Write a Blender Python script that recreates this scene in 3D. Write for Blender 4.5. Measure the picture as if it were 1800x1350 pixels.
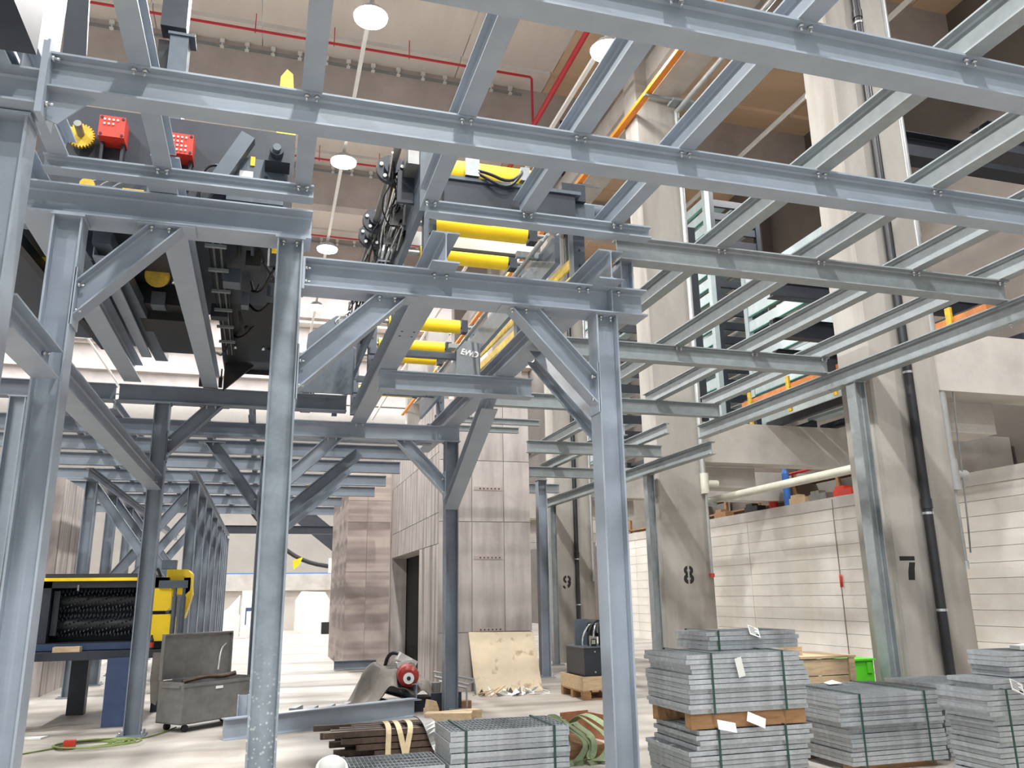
import bpy, math, random
from mathutils import Vector, Matrix
random.seed(7)
for o in list(bpy.data.objects): bpy.data.objects.remove(o)
sc = bpy.context.scene
COL = sc.collection
V = Vector

# ------------------------------------------------------------------ camera
def set_camera():
    yaw, pitch, roll = (math.radians(a) for a in (16.7496, 14.5662, -0.8748))
    fwd = V((math.sin(yaw)*math.cos(pitch), math.cos(yaw)*math.cos(pitch), math.sin(pitch)))
    right = V((math.cos(yaw), -math.sin(yaw), 0)); up = right.cross(fwd)
    r = right*math.cos(roll)+up*math.sin(roll); u = up*math.cos(roll)-right*math.sin(roll)
    cam = bpy.data.cameras.new('camera'); o = bpy.data.objects.new('camera', cam); COL.objects.link(o)
    cam.sensor_fit = 'HORIZONTAL'; cam.sensor_width = 36; cam.lens = 1435.557*36/1800
    cam.clip_start = 0.05; cam.clip_end = 300
    m = Matrix((r, u, -fwd)).transposed().to_4x4(); m.translation = (0, 0, 1.65)
    o.matrix_world = m
    sc.camera = o
set_camera()

# ------------------------------------------------------------------ world, exposure
w = bpy.data.worlds.new('world'); sc.world = w; w.use_nodes = True
bg = w.node_tree.nodes['Background']
bg.inputs[0].default_value = (0.93, 0.97, 1.0, 1); bg.inputs[1].default_value = .75
sc.view_settings.view_transform = 'Standard'; sc.view_settings.look = 'None'
sc.view_settings.gamma = 1; sc.view_settings.use_curve_mapping = False
sc.view_settings.exposure = 0.1
sc.cycles.max_bounces = 7; sc.cycles.diffuse_bounces = 4; sc.cycles.glossy_bounces = 3; sc.cycles.adaptive_threshold = .02
LAMP_W = 760.0      # watts of one high-bay lamp
SKY_E = 9.0         # brightness of the daylight strips in the roof

# ------------------------------------------------------------------ materials
def lin(c): return tuple(((v/255)/12.92 if v/255 <= .04045 else ((v/255+.055)/1.055)**2.4) for v in c)+(1,)
MATS = {}
def mat(name, rgb, rough=.5, metal=0., var=.12, scale=6., bump=0., bscale=40., stretch=(1, 1, 1), emit=None, rgb2=None, lo=.35, hi=.7, spec=.5):
    m = bpy.data.materials.new(name); m.use_nodes = True
    nt = m.node_tree; b = nt.nodes['Principled BSDF']; L = nt.links.new
    c = lin(rgb)
    b.inputs['Roughness'].default_value = rough; b.inputs['Metallic'].default_value = metal
    b.inputs['Specular IOR Level'].default_value = spec
    if emit:
        b.inputs['Base Color'].default_value = c
        b.inputs['Emission Color'].default_value = c; b.inputs['Emission Strength'].default_value = emit
        MATS[name] = m; return m
    tc = nt.nodes.new('ShaderNodeTexCoord'); mp = nt.nodes.new('ShaderNodeMapping')
    mp.inputs['Scale'].default_value = stretch; L(tc.outputs['Object'], mp.inputs[0])
    n = nt.nodes.new('ShaderNodeTexNoise'); n.inputs['Scale'].default_value = scale; n.inputs['Detail'].default_value = 6
    n.inputs['Roughness'].default_value = .65; L(mp.outputs[0], n.inputs[0])
    r = nt.nodes.new('ShaderNodeValToRGB'); L(n.outputs[0], r.inputs[0])
    d = lin(rgb2) if rgb2 else tuple(max(0, v*(1-var*1.6)) for v in c[:3])+(1,)
    e = c if rgb2 else tuple(min(1, v*(1+var*.8)) for v in c[:3])+(1,)
    r.color_ramp.elements[0].position = lo; r.color_ramp.elements[0].color = d
    r.color_ramp.elements[1].position = hi; r.color_ramp.elements[1].color = e
    L(r.outputs[0], b.inputs['Base Color'])
    if bump:
        n2 = nt.nodes.new('ShaderNodeTexNoise'); n2.inputs['Scale'].default_value = bscale; n2.inputs['Detail'].default_value = 4
        L(mp.outputs[0], n2.inputs[0]); bp = nt.nodes.new('ShaderNodeBump'); bp.inputs['Strength'].default_value = bump
        bp.inputs['Distance'].default_value = .02; L(n2.outputs[0], bp.inputs['Height']); L(bp.outputs[0], b.inputs['Normal'])
    MATS[name] = m; return m
def overlay(name, rgb, scale, thr, soft=.03, stretch=(1, 1, 1), kind='noise', amount=1., detail=3, zmax=None):
    """a second layer of stains, bands and painted floor shade with a shape of their own over material `name`"""
    m = MATS[name]; nt = m.node_tree; b = nt.nodes['Principled BSDF']; L = nt.links.new
    src = b.inputs['Base Color'].links[0].from_socket
    tc = nt.nodes.new('ShaderNodeTexCoord'); mp = nt.nodes.new('ShaderNodeMapping'); mp.inputs['Scale'].default_value = stretch
    L(tc.outputs['Object'], mp.inputs[0])
    if kind == 'noise':
        n = nt.nodes.new('ShaderNodeTexNoise'); n.inputs['Scale'].default_value = scale; n.inputs['Detail'].default_value = detail
    else:
        n = nt.nodes.new('ShaderNodeTexVoronoi'); n.inputs['Scale'].default_value = scale
    L(mp.outputs[0], n.inputs[0])
    r = nt.nodes.new('ShaderNodeMapRange'); L(n.outputs[0], r.inputs[0])
    r.inputs[1].default_value = thr-soft; r.inputs[2].default_value = thr+soft; r.inputs[3].default_value = 0; r.inputs[4].default_value = amount
    if kind != 'noise': r.inputs[3].default_value = amount; r.inputs[4].default_value = 0
    fac = r.outputs[0]
    if zmax:
        sp = nt.nodes.new('ShaderNodeSeparateXYZ'); L(tc.outputs['Object'], sp.inputs[0]); q = nt.nodes.new('ShaderNodeMapRange'); L(sp.outputs[2], q.inputs[0])
        q.inputs[1].default_value = zmax*.6; q.inputs[2].default_value = zmax; q.inputs[3].default_value = 1; q.inputs[4].default_value = 0
        mu = nt.nodes.new('ShaderNodeMath'); mu.operation = 'MULTIPLY'; L(fac, mu.inputs[0]); L(q.outputs[0], mu.inputs[1]); fac = mu.outputs[0]
    mx = nt.nodes.new('ShaderNodeMix'); mx.data_type = 'RGBA'
    L(fac, mx.inputs[0]); L(src, mx.inputs[6]); mx.inputs[7].default_value = lin(rgb); L(mx.outputs[2], b.inputs['Base Color'])

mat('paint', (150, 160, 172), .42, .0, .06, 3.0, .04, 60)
mat('paint_top', (147, 157, 168), .42, .0, .06, 3.0, .04, 60)
mat('mid_grey', (132, 138, 142), .45, 0, .06, 4)
mat('dark_red', (150, 38, 32), .4, 0, .1, 6)
mat('paint_dark_shaded', (116, 125, 136), .42, .0, .08, 3.0)  # darker grey; on the rear joists it paints in the shade under the deck
mat('paint_splashed', (148, 159, 168), .42, .0, .16, 4.0); overlay('paint_splashed', (222, 226, 226), 30, .25, .06, kind='voronoi', amount=.6, zmax=1.4); overlay('paint_splashed', (205, 212, 214), 5, .66, .02, (1, 1, .4), amount=.6, zmax=1.3)
mat('galv', (144, 151, 153), .4, .15, .08, 9.0, .03, 80)
mat('grating', (184, 190, 194), .38, .45, .14, 14., .05, 90)
mat('bolt', (205, 208, 210), .3, .8, .1, 30)
mat('concrete', (190, 185, 178), .8, 0, .09, 1.6, .1, 25); overlay('concrete', (150, 140, 130), 1.1, .64, .1, amount=.6, detail=6)
mat('concrete_pillar', (166, 161, 154), .8, 0, .1, 1.2, .1, 25, stretch=(1, 1, .35)); overlay('concrete_pillar', (118, 110, 100), .9, .6, .1, (1.6, 1.6, .22), amount=.75, detail=5)
mat('concrete_core', (190, 182, 178), .8, 0, .1, 1.4, .1, 20); overlay('concrete_core', (122, 112, 108), 2.2, .54, .12, (1, 2.6, .12), amount=.9, detail=6)
mat('concrete_bands', (184, 170, 162), .8, 0, .1, 1.4, .1, 20); overlay('concrete_bands', (118, 106, 104), 1.5, .5, .06, (.15, .15, 1.3), amount=.8, detail=3)
mat('concrete_block', (222, 217, 210), .8, 0, .05, 2.0, .08, 30); overlay('concrete_block', (206, 196, 180), .8, .58, .1, amount=.6)
mat('floor', (180, 174, 166), .55, 0, .1, .9, .04, 20); overlay('floor', (140, 130, 120), .5, .56, .1, (.7, 2.4, 1), amount=.8, detail=7); overlay('floor', (120, 110, 100), 3.0, .72, .05, amount=.6, detail=5)  # first overlay: smudges, strengthened to paint in shadow stripes of the joists
mat('deck', (222, 215, 207), .75, 0, .06, .8, .06, 30, stretch=(1, .25, 1))
mat('deck_wood', (214, 184, 152), .7, 0, .1, .7, .05, 30, stretch=(.3, 1, 1))
mat('roof_concrete', (188, 179, 174), .8, 0, .12, .7, .08, 10)
mat('wall_brown', (112, 104, 97), .85, 0, .12, .5)
mat('far_wall', (192, 186, 178), .8, 0, .06, .6)
mat('charcoal', (44, 50, 59), .45, .1, .15, 5)
mat('machine_grey', (88, 97, 107), .42, .1, .12, 5)
mat('black', (28, 30, 34), .5, 0, .2, 8)
mat('void', (7, 7, 9), .9, 0, .1, 5)  # near-black that paints the unlit inside of the core
mat('rubber', (22, 23, 25), .45, 0, .2, 20)
mat('black_pipe', (40, 42, 46), .35, 0, .15, 4)
mat('white_pipe', (206, 204, 190), .45, 0, .06, 5)
mat('grey_pipe', (178, 180, 180), .35, .4, .08, 6)
mat('yellow', (250, 212, 30), .38, 0, .05, 4)
mat('yellow_worn', (214, 178, 40), .5, 0, .25, 9)
mat('red', (200, 56, 40), .45, 0, .06, 6)
mat('red_pipe', (196, 40, 56), .4, 0, .06, 6)
mat('orange', (240, 140, 30), .45, 0, .06, 6)
mat('rust_orange', (206, 128, 66), .6, 0, .15, 6)
mat('chrome', (215, 218, 220), .22, .9, .08, 12)
mat('dull_steel', (142, 142, 140), .42, .55, .14, 5, .03, 40)
mat('rust_steel', (92, 76, 66), .55, .3, .25, 14)
mat('wood', (198, 172, 138), .65, 0, .16, 5, .05, 60, stretch=(1, 6, 6))
mat('pallet_wood', (162, 122, 84), .7, 0, .2, 5, .05, 60, stretch=(1, 6, 6))
mat('plywood', (212, 196, 170), .7, 0, .08, 2.2); overlay('plywood', (150, 124, 94), 4, .63, .04, amount=.7, detail=4)
mat('tarp', (116, 111, 104), .8, 0, .18, 4, .2, 30)
mat('sling_green', (128, 144, 108), .75, 0, .15, 9)
mat('sling_beige', (206, 186, 150), .75, 0, .1, 9)
mat('strap', (38, 72, 62), .45, 0, .1, 9)
mat('card', (224, 224, 220), .7, 0, .04, 9)
mat('brown_paper', (150, 100, 70), .8, 0, .2, 6)
mat('green', (92, 206, 40), .45, 0, .06, 5)
mat('blue', (60, 120, 200), .5, 0, .1, 6)
mat('blue_paint', (58, 78, 114), .45, 0, .12, 5)
mat('teal', (180, 194, 196), .4, .1, .08, 4)
mat('teal_edge', (120, 176, 164), .4, .1, .08, 4)
mat('white', (232, 232, 228), .6, 0, .04, 5)
mat('cable_green', (120, 138, 74), .5, 0, .15, 10)
mat('stencil', (30, 30, 34), .7, 0, .1, 12)
mat('lamp_glow', (255, 252, 246), .5, emit=20)
mat('skylight_glow', (246, 250, 255), .5, emit=SKY_E)
mat('lamp_case', (196, 196, 196), .5)

# ------------------------------------------------------------------ mesh builder
class MB:
    def __init__(s): s.v, s.f, s.sm = [], [], []
    def add(s, vs, fs, smooth=False):
        b = len(s.v); s.v += [V(p) for p in vs]
        for f in fs: s.f.append([i+b for i in f]); s.sm.append(smooth)
        return s
    def bx(s, x0, x1, y0, y1, z0, z1):
        vs = [(x, y, z) for x in (x0, x1) for y in (y0, y1) for z in (z0, z1)]
        return s.add(vs, [(0, 1, 3, 2), (4, 6, 7, 5), (0, 4, 5, 1), (2, 3, 7, 6), (0, 2, 6, 4), (1, 5, 7, 3)])
    def box(s, c, d, m=None):
        b = len(s.v); h = V(d)/2; s.bx(-h.x, h.x, -h.y, h.y, -h.z, h.z)
        for i in range(b, len(s.v)): s.v[i] = (m @ s.v[i] if m else s.v[i])+V(c)
        return s
    def bar(s, p0, p1, a, b, up=(0, 0, 1)):
        p0, p1 = V(p0), V(p1); d = (p1-p0).normalized(); up = V(up)
        if abs(d.dot(up)) > .97: up = V((0, 1, 0))
        y = up.cross(d).normalized(); z = d.cross(y)
        q = [y*(i*a/2)+z*(j*b/2) for i, j in ((-1, -1), (1, -1), (1, 1), (-1, 1))]
        return s.add([p0+k for k in q]+[p1+k for k in q], [(3, 2, 1, 0), (4, 5, 6, 7)]+[(i, (i+1) % 4, (i+1) % 4+4, i+4) for i in range(4)])
    def cyl(s, p0, p1, r, n=12, r2=None, caps=True):
        p0, p1 = V(p0), V(p1); r2 = r if r2 is None else r2; d = (p1-p0).normalized()
        a = d.orthogonal().normalized(); b = d.cross(a)
        A = [p0+(a*math.cos(t)+b*math.sin(t))*r for t in (2*math.pi*i/n for i in range(n))]
        B = [p1+(a*math.cos(t)+b*math.sin(t))*r2 for t in (2*math.pi*i/n for i in range(n))]
        s.add(A+B, [(i, (i+1) % n, (i+1) % n+n, i+n) for i in range(n)], True)
        if caps: s.add(A, [tuple(range(n-1, -1, -1))]); s.add(B, [tuple(range(n))])
        return s
    def tube(s, pts, r, n=8, smooth_path=0):
        pts = [V(p) for p in pts]
        for _ in range(smooth_path):
            q = [pts[0]]
            for a, b in zip(pts, pts[1:]): q += [a*.75+b*.25, a*.25+b*.75]
            pts = q+[pts[-1]]
        ref = None; rings = []
        for i, p in enumerate(pts):
            d = (pts[min(i+1, len(pts)-1)]-pts[max(i-1, 0)]).normalized()
            if ref is None: ref = d.orthogonal().normalized()
            ref = (ref-d*ref.dot(d)).normalized(); b = d.cross(ref)
            rings.append([p+(ref*math.cos(2*math.pi*k/n)+b*math.sin(2*math.pi*k/n))*r for k in range(n)])
        vs = [p for R in rings for p in R]; fs = []
        for i in range(len(rings)-1):
            for k in range(n): fs.append((i*n+k, i*n+(k+1) % n, (i+1)*n+(k+1) % n, (i+1)*n+k))
        s.add(vs, fs, True); s.add(rings[0], [tuple(range(n-1, -1, -1))]); s.add(rings[-1], [tuple(range(n))])
        return s
    def prism(s, pts, d):
        pts = [V(p) for p in pts]; n = len(pts); d = V(d)
        return s.add(pts+[p+d for p in pts], [tuple(range(n-1, -1, -1)), tuple(range(n, 2*n))]+[(i, (i+1) % n, (i+1) % n+n, i+n) for i in range(n)])
    def ibeam(s, p0, p1, h, w, tf=.013, tw=.009, up=(0, 0, 1), cut0=None, cut1=None):
        p0, p1 = V(p0), V(p1); d = (p1-p0).normalized(); up = V(up)
        if abs(d.dot(up)) > .97: up = V((1, 0, 0))
        y = up.cross(d).normalized(); z = d.cross(y); H, W, t, r = h/2, w/2, tw/2, .012
        P = [(-W, -H), (W, -H), (W, -H+tf), (t+r, -H+tf), (t, -H+tf+r), (t, H-tf-r), (t+r, H-tf), (W, H-tf), (W, H), (-W, H), (-W, H-tf), (-t-r, H-tf), (-t, H-tf-r), (-t, -H+tf+r), (-t-r, -H+tf), (-W, -H+tf)]
        n = len(P); A = [p0+y*a+z*b for a, b in P]; B = [p1+y*a+z*b for a, b in P]
        if cut0: A = [q+d*((cut0[1]-q[cut0[0]])/d[cut0[0]]) for q in A]
        if cut1: B = [q+d*((cut1[1]-q[cut1[0]])/d[cut1[0]]) for q in B]
        s.add(A+B, [(i, (i+1) % n, (i+1) % n+n, i+n) for i in range(n)])
        for R, flip in ((A, True), (B, False)):
            for q in ((0, 1, 2, 3, 14, 15), (7, 8, 9, 10, 11, 6), (3, 4, 13, 14), (4, 5, 12, 13), (5, 6, 11, 12)):
                s.add([R[i] for i in q], [tuple(range(len(q)))[::-1] if flip else tuple(range(len(q)))])
        return s
    def build(s, name, m, parent=None, origin=None):
        lo = V([min(p[i] for p in s.v) for i in range(3)]); hi = V([max(p[i] for p in s.v) for i in range(3)])
        o0 = V(origin) if origin is not None else V(((lo.x+hi.x)/2, (lo.y+hi.y)/2, lo.z))
        me = bpy.data.meshes.new(name); me.from_pydata([p-o0 for p in s.v], [], s.f)
        me.polygons.foreach_set('use_smooth', s.sm); me.materials.append(MATS[m]); me.update()
        import bmesh
        bm = bmesh.new(); bm.from_mesh(me); bmesh.ops.remove_doubles(bm, verts=bm.verts, dist=1e-5); bmesh.ops.recalc_face_normals(bm, faces=bm.faces)
        for e in bm.edges:
            if len(e.link_faces) == 2 and e.calc_face_angle(0) > .7: e.smooth = False
        bm.to_mesh(me); bm.free()
        o = bpy.data.objects.new(name, me); COL.objects.link(o); o.location = o0
        if parent: put(o, parent)
        return o
POS = {}
def put(o, parent):
    """parent o, keeping the place it was given in the world (parents are only ever moved, not turned)"""
    w0 = V((0, 0, 0)); p = parent
    while p: w0 += p.location; p = p.parent
    o.parent = parent; o.location = V(o.location)-w0
def T(o, label, cat=None, group=None, kind=None):
    o['label'] = label
    if cat: o['category'] = cat
    if group: o['group'] = group
    if kind: o['kind'] = kind
    return o
def S(o): o['kind'] = 'structure'; return o
def empty(name, loc):
    o = bpy.data.objects.new(name, None); o.location = loc; o.empty_display_size = .1; COL.objects.link(o); return o
def share(src, loc, parent=None, name=None):
    o = bpy.data.objects.new(name or src.name.split('.')[0], src.data); COL.objects.link(o); o.location = loc
    if parent: put(o, parent)
    return o

mat('pale_grey', (204, 206, 206), .5, 0, .05, 3)

# ================================================================== THE SETTING
S(MB().bx(-24, 24, -8, 62, -.3, 0).build('floor', 'floor'))
ROOF = 16.4
YB = [8.3+6.1*k for k in range(9)]                      # roof beams, one per pillar line
ceil = S(empty('ceiling', (0, 8, ROOF)))
deckp = MB().bx(-1.34, 1.34, 0, 2.69, 0, .25).build('deck_panel', 'deck', ceil); deckp2 = MB().bx(-1.34, 1.34, 0, 1.99, 0, .25).build('deck_panel', 'deck', ceil)
woodp = MB().bx(-1.34, 1.34, 0, 2.69, 0, .25).build('deck_panel', 'deck_wood', ceil); woodp2 = MB().bx(-1.34, 1.34, 0, 1.99, 0, .25).build('deck_panel', 'deck_wood', ceil)
protos = {id(p): True for p in (deckp, deckp2, woodp, woodp2)}
def tile(p, loc):
    if protos.pop(id(p), None): o = p; o.parent = None; o.location = loc; put(o, ceil)
    else: o = share(p, loc, ceil, 'deck_panel')
nw = 0
for yb in YB:
    for i in range(14):
        x = -18.4+2.7*i; wood = x > 7.5
        tile(woodp if wood else deckp, (x, yb+.51, ROOF))
        if yb < 30: tile(woodp2 if wood else deckp2, (x, yb+4.1, ROOF))
    nw += 1
    y9 = yb+4.08 if yb < 30 else yb+6.08
    sk = S(MB().bx(-19, 19, yb+3.22, y9, ROOF+.12, ROOF+.2).build('window_%d' % nw, 'skylight_glow'))
    fr = MB()
    for i in range(15): fr.bx(-19.77+2.7*i, -19.73+2.7*i, yb+3.2, yb+4.1, ROOF, ROOF+.11)
    put(fr.build('window_frame', 'white'), sk)
    b = S(MB().bx(-20, 16.5, yb, yb+.5, ROOF-1.5, ROOF+.25).build('trim_%d' % nw, 'roof_concrete'))
    if yb > 20 and yb < 34:
        first = None
        for i in range(22):
            x = -8+.68*i+random.uniform(-.05, .05)
            if x > 7: continue
            if first is None: first = MB().bx(x-.06, x+.06, yb-.1, yb, ROOF-.14, ROOF-.02).bx(x-.02, x+.02, yb-.06, yb-.02, ROOF-.24, ROOF-.14).bx(x-.05, x+.05, yb-.1, yb, ROOF-.27, ROOF-.24).build('bracket', 'white', b)
            else: share(first, (x, yb-.05, ROOF-.27), b)
        put(MB().bx(-8, 6.6, yb-.05, yb, ROOF-.24, ROOF-.17).build('cable_rail', 'galv'), b)

# sprinkler pipes under the roof
for n, yb in enumerate(YB[2:6]):
    y = yb-1.3; m = MB().tube([(-9, y, 15.9), (6.2, y, 15.9), (6.45, y, 15.9), (6.5, y, 15.85), (6.5, y, 14.5)], .035, 8)
    for i in range(7): m.cyl((-7+2*i, y, 15.82), (-7+2*i, y, ROOF), .012, 6)
    o = m.build('sprinkler_pipe', 'red_pipe')
    T(o, ['thin red sprinkler pipe under the roof closest overhead, ending in a downward elbow', 'thin red sprinkler pipe under the second roof bay, behind the lamps', 'thin red sprinkler pipe under the third roof bay from overhead', 'thin red sprinkler pipe under the fourth roof bay from overhead'][n], 'pipe', 'red sprinkler branch pipes')
T(MB().cyl((6.33, 4, 14), (6.33, 40, 14), .07, 12).build('sprinkler_main', 'red_pipe'), 'thick red sprinkler main running lengthwise under the roof beside the pillars', 'pipe')

# ------------------------------------------------------------------ pillars with stencilled numbers
def arc(m, cx, cz, r0, r1, a0, a1, y, sx=1., n=10):
    for i in range(n):
        t0, t1 = (math.radians(a0+(a1-a0)*k/n) for k in (i, i+1))
        q = [(cx+sx*r*math.sin(t), y, cz+r*math.cos(t)) for r, t in ((r0, t0), (r1, t0), (r1, t1), (r0, t1))]
        m.prism(q, (0, .004, 0))
    return m
pillars = []
for k in range(-1, 7):
    y0 = 8.35+6.1*k; x0, x1, y1, c = 7.3, 8.38, y0+.6, .025
    m = MB().prism([(x0+c, y0, 0), (x1-c, y0, 0), (x1, y0+c, 0), (x1, y1-c, 0), (x1-c, y1, 0), (x0+c, y1, 0), (x0, y1-c, 0), (x0, y0+c, 0)], (0, 0, ROOF))
    p = S(m.build('pillar', 'concrete_pillar')); pillars.append(p)
    y = y0-.003
    if k == 0:
        d = MB().bx(7.38, 7.6, y, y+.003, 2.0, 2.05).prism([(7.515, y, 1.978), (7.6, y, 1.978), (7.58, y, 1.9), (7.565, y, 1.77), (7.475, y, 1.77), (7.485, y, 1.87)], (0, .003, 0))
    elif k == 1:
        d = MB(); X, Z = 7.83, 2.0
        for s in (-1, 1):
            cx = X+s*.018
            arc(d, cx, Z+.08, .02, .085, 0 if s > 0 else 180, 180 if s > 0 else 360, y, .95); arc(d, cx, Z-.075, .024, .095, 0 if s > 0 else 180, 180 if s > 0 else 360, y, .95)
    elif k == 2:
        d = MB(); X, Z = 7.6, 1.97
        for s in (-1, 1): arc(d, X+s*.018, Z+.085, .035, .095, 0 if s > 0 else 180, 180 if s > 0 else 360, y, .95)
        arc(d, X-.02, Z+.02, .085, .17, 88, 160, y, .75); arc(d, X-.035, Z-.07, .04, .09, 190, 265, y)
    else: d = None
    if d: d.build('stencil_number', 'stencil', p)['label'] = 'black stencilled number %d' % (7+k)
    # cross beam carried by the pillar, and its corbel
    m = MB().bx(8.39, 16.4, y0+.12, y0+.62, 4.22, 5.05).bx(8.39, 9.9, y0+.64, y0+1.2, 3.78, 4.21)
    S(m.build('trim_%d' % (20+k), 'concrete'))
S(MB().bx(7.6, 8.25, -1, 46, 12.3, 13.3).build('trim_40', 'concrete'))
S(MB().bx(16.5, 16.9, -4, 62, 0, ROOF+.3).build('wall_right', 'wall_brown'))
for k in range(7):
    y = 4.5+6.1*k
    S(MB().bx(16.1, 16.5, y, y+.6, 0, ROOF).build('trim_%d' % (41+k), 'wall_brown'))

# block wall beyond the pillars: courses of long blocks with open joints
bw = S(MB().bx(14.06, 14.4, 6, 34, 0, 3.7).build('wall_block', 'roof_concrete'))
proto = MB().bx(14.0, 14.06, 0, 3.985, 0, .302).build('block', 'concrete_block'); first = True
for r in range(12):
    for i in range(7):
        loc = (14.03, 7.99+4*i, .005+.31*r)
        if first: proto.location = loc; put(proto, bw); first = False
        else: share(proto, loc, bw, 'block')
cop = MB().bx(13.97, 14.42, 6, 34, 3.72, 4.0).build('coping', 'concrete', bw)
# plumb line with a red turnbuckle hanging before the block wall
pl = T(MB().cyl((13.95, 17.9, .1), (13.95, 17.9, 3.95), .008, 5).build('hanging_wire', 'rubber'), 'thin dark wire with red turnbuckle hanging before the block wall', 'wire')
MB().cyl((13.95, 17.9, 1.75), (13.95, 17.9, 2.05), .035, 8).build('turnbuckle', 'red', pl)['label'] = 'red turnbuckle'

# ------------------------------------------------------------------ concrete stair core with a doorway
core = S(empty('wall_core', (4, 15.2, 0)))
put(MB().bx(3.13, 4.87, 15.23, 15.6, 0, 5.4).build('core_front', 'roof_concrete'), core)
put(MB().bx(3.13, 3.5, 15.6, 17.2, 0, 5.4).bx(3.13, 3.5, 17.2, 21.2, 2.62, 5.4).bx(3.13, 3.5, 21.2, 21.45, 0, 5.4).build('core_side', 'concrete_core'), core)
put(MB().bx(4.6, 4.87, 15.6, 24, 0, 5.4).bx(3.13, 4.6, 23.6, 24, 0, 5.4).bx(3.5, 4.6, 15.6, 23.6, 5.1, 5.4).build('core_back', 'roof_concrete'), core)
S(MB().bx(3.52, 3.56, 16.8, 23.5, 0, 2.9).build('doorway_shade', 'void'))  # dark sheet added to stand in for the shade inside the core
xs = [3.1, 3.74, 4.37, 4.9]; zs = [0, 1.02, 3.03, 4.2, 5.4]
for i in range(3):
    for j in range(4):
        if j == 1 and i < 1: pass
        put(MB().bx(xs[i]+.006, xs[i+1]-.006, 15.2, 15.23, zs[j]+.006, zs[j+1]-.006).build('panel', 'concrete_core'), core)
for z in (1.06, 2.36, 3.66):
    r = MB().bx(3.78, 4.34, 15.192, 15.2, z-.035, z+.035)
    rail = r.build('anchor_rail', 'concrete_bands'); put(rail, core)
    h = MB()
    for k in range(6): h.cyl((3.9+.075*k, 15.188, z), (3.9+.075*k, 15.193, z), .014, 8)
    put(h.build('rail_holes', 'black'), rail)
ys = [15.2, 15.5, 15.85, 17.2, 19.2, 21.2]
for i in range(5):
    for z0, z1 in ((0, 2.62), (2.62, 3.2), (3.2, 4.35), (4.35, 5.4)):
        if i >= 3 and z1 < 2.7: continue
        put(MB().bx(3.1, 3.13, ys[i]+.006, ys[i+1]-.006, z0+.006, z1-.006).build('panel', 'concrete_core'), core)
cb = S(MB().bx(2.02, 3.12, 21.43, 26, 0, 5.2).build('wall_core_rear', 'roof_concrete'))
for x0, x1 in ((2.0, 2.5), (2.5, 3.1)):
    for z0, z1 in ((0, 2.3), (2.3, 3.55), (3.55, 4.1), (4.1, 5.2)):
        put(MB().bx(x0+.006, x1-.006, 21.4, 21.43, z0+.004, z1-.004).build('panel', 'concrete_bands'), cb)
for y0, y1 in ((21.4, 22.4), (22.4, 23.6), (23.6, 26)):
    put(MB().bx(1.99, 2.02, y0+.006, y1-.006, .01, 5.19).build('panel', 'concrete_bands'), cb)
S(MB().bx(-5.6, -3.78, 17.6, 19.5, 0, 4.0).build('wall_core_left', 'concrete_core'))

# ------------------------------------------------------------------ end of the hall
S(MB().bx(-24, 7, 49, 49.4, 0, 3.0).build('wall_back', 'far_wall'))
S(MB().bx(-24, 7, 48.7, 49.0, 2.15, 3.05).build('trim_60', 'concrete'))
S(MB().bx(-24, 24, 61.6, 62, 0, ROOF+.3).build('wall_end', 'far_wall'))
S(MB().bx(-24, -23.6, 4, 62, 0, ROOF+.3).build('wall_left', 'far_wall'))

# ------------------------------------------------------------------ high-bay lamps
def lamp(x, y, z, label, k=1.):
    e = empty('high_bay_lamp', (x, y, z))
    MB().cyl((x, y, z), (x, y, z+.05), .34, 20).build('lamp_diffuser', 'lamp_glow', e)
    MB().cyl((x, y, z+.05), (x, y, z+.22), .36, 20, .22).build('lamp_housing', 'lamp_case', e)
    MB().cyl((x, y, z+.22), (x, y, z+.3), .012, 6).build('hanger', 'bolt', e)
    L = bpy.data.lights.new('lamp_light', 'AREA'); L.shape = 'DISK'; L.size = .5; L.energy = LAMP_W*k; L.color = (1, .985, .96)
    lo = bpy.data.objects.new('lamp_light', L); COL.objects.link(lo); lo.location = (x, y, z-.02); put(lo, e)
    T(e, label, 'lamp', 'high-bay lamps')
ordn = ['first', 'second', 'third', 'fourth', 'fifth', 'sixth', 'seventh', 'eighth', 'ninth']
rows = [(1.48, 'the row above the steel frames', 6.05, 8), (6.2, 'the row beside the pillars', 11.0, 4), (-8.5, 'the row over the far machines', 6.05, 3), (12.3, 'the row over the aisle behind the pillars', 11.9, 3)]
for x, rn, dy, nl in rows:
    for k in range(nl):
        y = 2.6+dy*k-(.2 if x == 6.2 else 0); zl = 12.5 if x == 6.2 else 13.3
        lamp(x, y, zl, 'round white glowing lamp, %s one along %s' % (ordn[k], rn), {6.2: .14, 12.3: .85}.get(x, 1.))
    if x < 6:
        for k in range(2): lamp(x, -2.6-4.2*k, 13.3, 'round white lamp of %s, %s behind the viewer' % (rn, ordn[k]))
    tr = MB().bx(x-.045, x+.045, -12, 52, zl+.3, zl+.38).build('lamp_trunking', 'white')
    T(tr, 'long white lamp trunking that carries '+rn, 'trunking', 'lamp trunking')

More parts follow.
